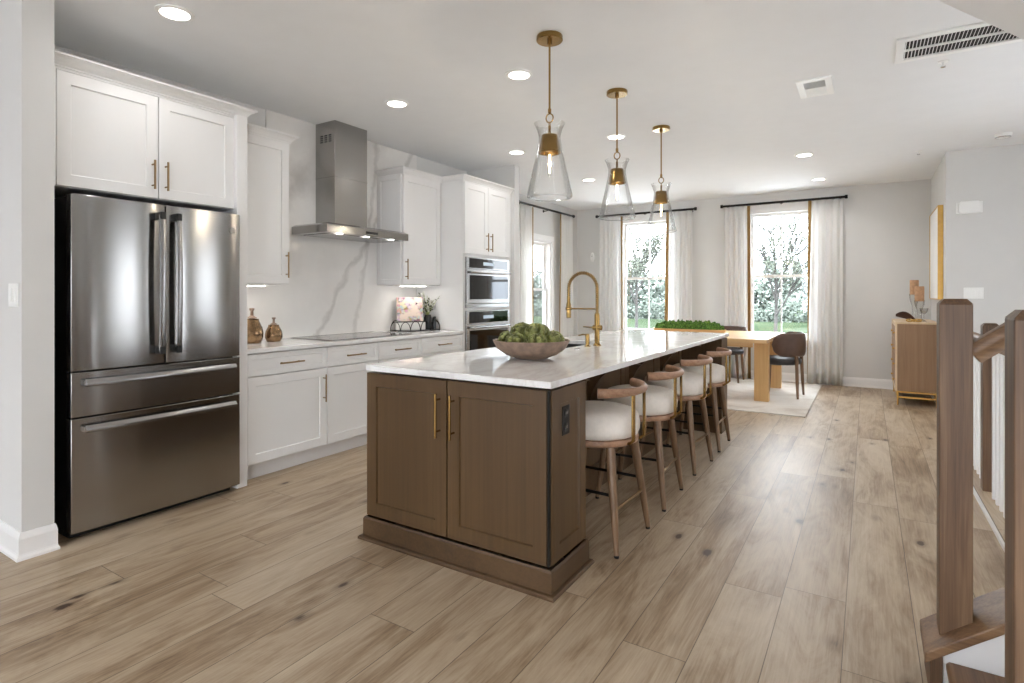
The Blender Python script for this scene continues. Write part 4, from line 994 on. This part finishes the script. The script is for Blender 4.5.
# ------------------------------------------------------------------ stair
NX, NW = .236, .086                                          # newel line and width
def newel(label, x, y, z0, z1, w=NW):
    c = thing('newel_post', label, 'newel post', (x, y, z0)); h = w/2
    sq = lambda k, z: [(x-k,y-k,z),(x+k,y-k,z),(x+k,y+k,z),(x-k,y+k,z)]
    m = MB(); m.loft([sq(h,z0), sq(h,z1-.016)]); m.build('post', 'newel', c, bevel=.003)
    m = MB(); m.loft([sq(h,z1-.016), sq(h-.014,z1)]); m.build('chamfered_top', 'newel', c)
SL = math.tan(R(37.0))
ya, yb = 2.205, 2.425                                        # far stringer wall between these
def cz(x): return .155+(x-.165)*.79
XE = 1.9
newel('brown oak newel post on the sloping stair cap beside the sideboard view', .24, 2.32, cz(.19)-.0, 1.268)
newel('brown oak newel post cut off by the photo edge', .272, 1.416, 0, 1.252)
def stringer(label, y0, y1):
    c = thing('stair_stringer', label, 'stair stringer', (.2, (y0+y1)/2, 0))
    m = MB(); m.prism([(.20,0),(XE,0),(XE,cz(XE)-.03),(.20,cz(.20)-.03)], 'y', y0+.022, y1-.022); m.build('knee_wall', 'trim', c)
    m = MB(); m.prism([(.168,0),(.20,0),(.20,cz(.20)-.032),(.168,cz(.168)-.032)], 'y', y0+.004, y1-.004); m.build('end_board', 'newel', c, bevel=.002)
    m = MB(); m.prism([(.155,cz(.155)-.034),(XE,cz(XE)-.034),(XE,cz(XE)),(.155,cz(.155))], 'y', y0, y1); m.build('rake_cap', 'newel_x', c, bevel=.004)
stringer('white stringer wall with brown oak cap sloping up behind the first newel', ya, yb)
stringer('white stringer wall with brown oak cap under the cropped newel', 1.31, 1.53)
m = MB(); nst = 6; RI, GO = .185, .2345
for k in range(nst):
    x = .245+k*GO
    z = .13+RI*k
    tr_c = thing('stair_tread', 'brown oak stair tread, '+['lowest', 'second lowest', 'third', 'fourth', 'fifth', 'topmost'][k]+' of the flight going up', 'stair tread', (x, 1.87, z))
    pl = [(x-.03,z-.012),(x-.034,z-.018)]
    m = MB(); m.prism([(x-.028,z-.032),(x+GO,z-.032),(x+GO,z),(x-.028,z),(x-.036,z-.008),(x-.036,z-.024)], 'y', 1.512, 2.222); m.build('board', 'newel_y', tr_c)
    m = MB(); m.box((x,1.512,max(0,z-RI)), (x+.018,2.222,z-.032)); m.build('riser', 'trim', tr_c)
c = thing('handrail', 'brown oak handrail rising from the newel post on the stair cap', 'handrail', (.29, 2.32, 1.08))
def rail(m, p0, p1, w=.03, h=.032):
    p0, p1 = Vector(p0), Vector(p1); d = (p1-p0).normalized(); s_ = Vector((0,0,1)).cross(d).normalized(); u = d.cross(s_)
    pr_ = [(-.8,-1),(.8,-1),(.8,-.35),(1,-.1),(1,.5),(.7,.9),(.25,1),(-.25,1),(-.7,.9),(-1,.5),(-1,-.1),(-.8,-.35)]
    m.loft([[p+s_*a*w+u*b*h for a, b in pr_] for p in (p0, p1)]); return m
rail(MB(), (.285,2.32,1.09), (1.9,2.32,1.09+1.615*.79)).build('rail', 'newel_x', c, 40)
for k in range(10):
    x = .42+k*.12
    m = MB(); m.box((x-.016,2.304,cz(x)-.002), (x+.016,2.336,1.06+(x-.285)*.79)); m.build('spindle', 'trim', c)
# level guard along the stairwell
GX = .665
c = thing('stair_guardrail', 'level guardrail with white spindles and oak rail along the stairwell', 'guardrail', (GX, 5.4, 0))
m = MB(); m.box((GX-.075,HY0,.0), (GX+.07,6.70,.03)); m.build('curb_board', 'floor', c, bevel=.003)
m = MB(); m.box((GX-.088,HY0,0), (GX-.075,6.70,.022)); m.build('curb_trim', 'trim', c)
rail(MB(), (GX,HY0,.975), (GX,6.70,.975), .03, .03).build('rail', 'newel_y', c, 40)
y = HY0+.06
while y < 6.62:
    if abs(y-4.68) > .075:
        m = MB(); m.box((GX-.016,y-.016,.03), (GX+.016,y+.016,.95)); m.build('spindle', 'trim', c)
    y += .115
newel('brown oak newel in the middle of the white-spindled guardrail', GX, 4.68, .03, 1.10, .085)
newel('brown oak newel at the far end of the white-spindled guardrail', GX, 6.72, .0, 1.10, .085)
newel('brown oak newel at the near end of the white-spindled guardrail', GX, HY0-.045, .0, 1.10, .085)
# upper flight overhead (its sloping underside shows at the top of the picture)
m = MB(); zz = lambda x: ZC+.85*(-.07-x)
m.prism([(-.065,ZC),(2.3,zz(2.3)),(2.3,ZC)], 'y', 2.45, 3.0); struct(m.build('ceiling_soffit', 'ceiling'), 'sloping underside of the upper stair flight', 'soffit')
# ------------------------------------------------------------------ outside
GZ = -.25
m = MB(); m.box((-80,9.6,GZ-.2), (60,110,GZ)); m.box((-80,-10,GZ-.2), (-4.9,9.6,GZ)); o = m.build('ground_lawn', 'lawn'); struct(o, 'green lawn outside the windows', 'lawn')
m = MB(); m.box((-8,10.2,GZ), (4,16.0,GZ+.012)); m.box((-10,2,GZ), (-4.7,9.5,GZ+.012)); struct(m.build('ground_bounce_slab', 'bounce'), 'unseen pale slab added below the windows to bounce light', 'bounce slab')  # unseen from the camera, added to throw daylight up onto the ceiling
def tree(label, x, y, h, seed, spread=.5, leafy=1.0):
    rd = random.Random(seed); c = thing('bare_tree', label, 'tree', (x, y, GZ), group='trees outside the windows')
    tk = MB(); lf = MB()
    def grow(p, d, L, r, lev):
        q = p+d*L; k = p.lerp(q, .5)+Vector((rd.uniform(-1,1), rd.uniform(-1,1), 0))*L*.04
        tk.tube([p,k,q], [r,r*.85,r*.7], 5 if lev > 1 else 7)
        if lev >= 4 or r < .006:
            for _ in range(int(9*leafy)):
                o_ = q+Vector((rd.gauss(0,1), rd.gauss(0,1), rd.gauss(0,1)))*L*.6; s = h*.0062
                a = Vector((rd.uniform(-1,1), rd.uniform(-1,1), rd.uniform(-1,1))).normalized(); b = a.orthogonal().normalized()
                lf.face([o_, o_+a*s+b*s*.5, o_+a*s*2, o_+a*s-b*s*.5])
            return
        nb = 5 if lev == 0 else (4 if lev < 3 else 3)
        for i in range(nb):
            f = rd.uniform(.45, 1) if lev else .3+.7*i/nb
            az = rd.uniform(0, 6.28); tilt = rd.uniform(.4, .9)*(1 if lev else .8)
            e = d.orthogonal().normalized(); e2 = d.cross(e); nd = (d*math.cos(tilt)+(e*math.cos(az)+e2*math.sin(az))*math.sin(tilt)); nd.z += .25; nd.normalize()
            grow(p.lerp(q, f), nd, L*rd.uniform(.5, .72), r*.55, lev+1)
        grow(q, (d+Vector((rd.uniform(-.15,.15), rd.uniform(-.15,.15), .1))).normalized(), L*.62, r*.62, lev+1)
    grow(Vector((x,y,GZ)), Vector((0,0,1)), h*.34, h*.011, 0)
    tk.build('branches', 'bark', c); o = lf.build('foliage', 'twig', c); o['kind'] = 'stuff'
tree('bare tree outside the window nearest the sideboard, on the moss-tray side', -3.15, 25, 6.6, 5)
tree('bare tree outside the window nearest the sideboard, on the sideboard side', -.9, 29, 5.6, 9)
tree('bare tree outside the middle back window', -9.0, 25, 6.8, 12)
tree('smaller bare tree outside the middle back window', -11.6, 28, 5.2, 23)
tree('bare tree outside the side window past the ovens', -17, 16.5, 6.5, 31)
def hedge(label, x0, x1, y, dy, h, n, seed, s0):
    rd = random.Random(seed); m = MB()
    for k in range(n):
        x = rd.uniform(x0, x1); f = rd.random()**1.2
        top = h*(.7+.2*math.sin(x*.9+seed)+.16*math.sin(x*2.3+seed)+.1*math.sin(x*5.1))
        p = Vector((x, y+rd.uniform(-dy, dy), GZ+top*f)); s = s0*rd.uniform(.6, 1.3)
        a = Vector((rd.uniform(-1,1), rd.uniform(-1,1), rd.uniform(-1,1))).normalized(); b = a.orthogonal().normalized()
        m.face([p-a*s, p+b*s*.6, p+a*s, p-b*s*.6])
    o = m.build('hedge_shrubs', 'hedge'); tag(o, label, 'hedge', kind='stuff')
hedge('soft green hedge of shrubs across the far side of the lawn', -60, 6, 62, 2.0, 5.0, 22000, 2, .26)
hedge('lower row of shrubs nearer on the lawn', -28, 2, 36, 1.2, 1.7, 14000, 4, .11)
c = thing('neighbour_house', 'blue-grey sided house seen through the side window', 'house', (-24, 18, GZ))
m = MB(); m.box((-30,14,GZ), (-21,22,3.0)); m.build('walls', 'house', c)
m = MB(); m.prism([(-30.4,3.0),(-20.6,3.0),(-25.5,6.2)], 'y', 13.6, 22.4); m.build('roof', 'roof', c)
for yy in (15.5, 18, 20.3):
    m = MB(); m.box((-21,yy-.5,.4), (-20.95,yy+.5,2.0)); m.build('window', 'blackglass', c)
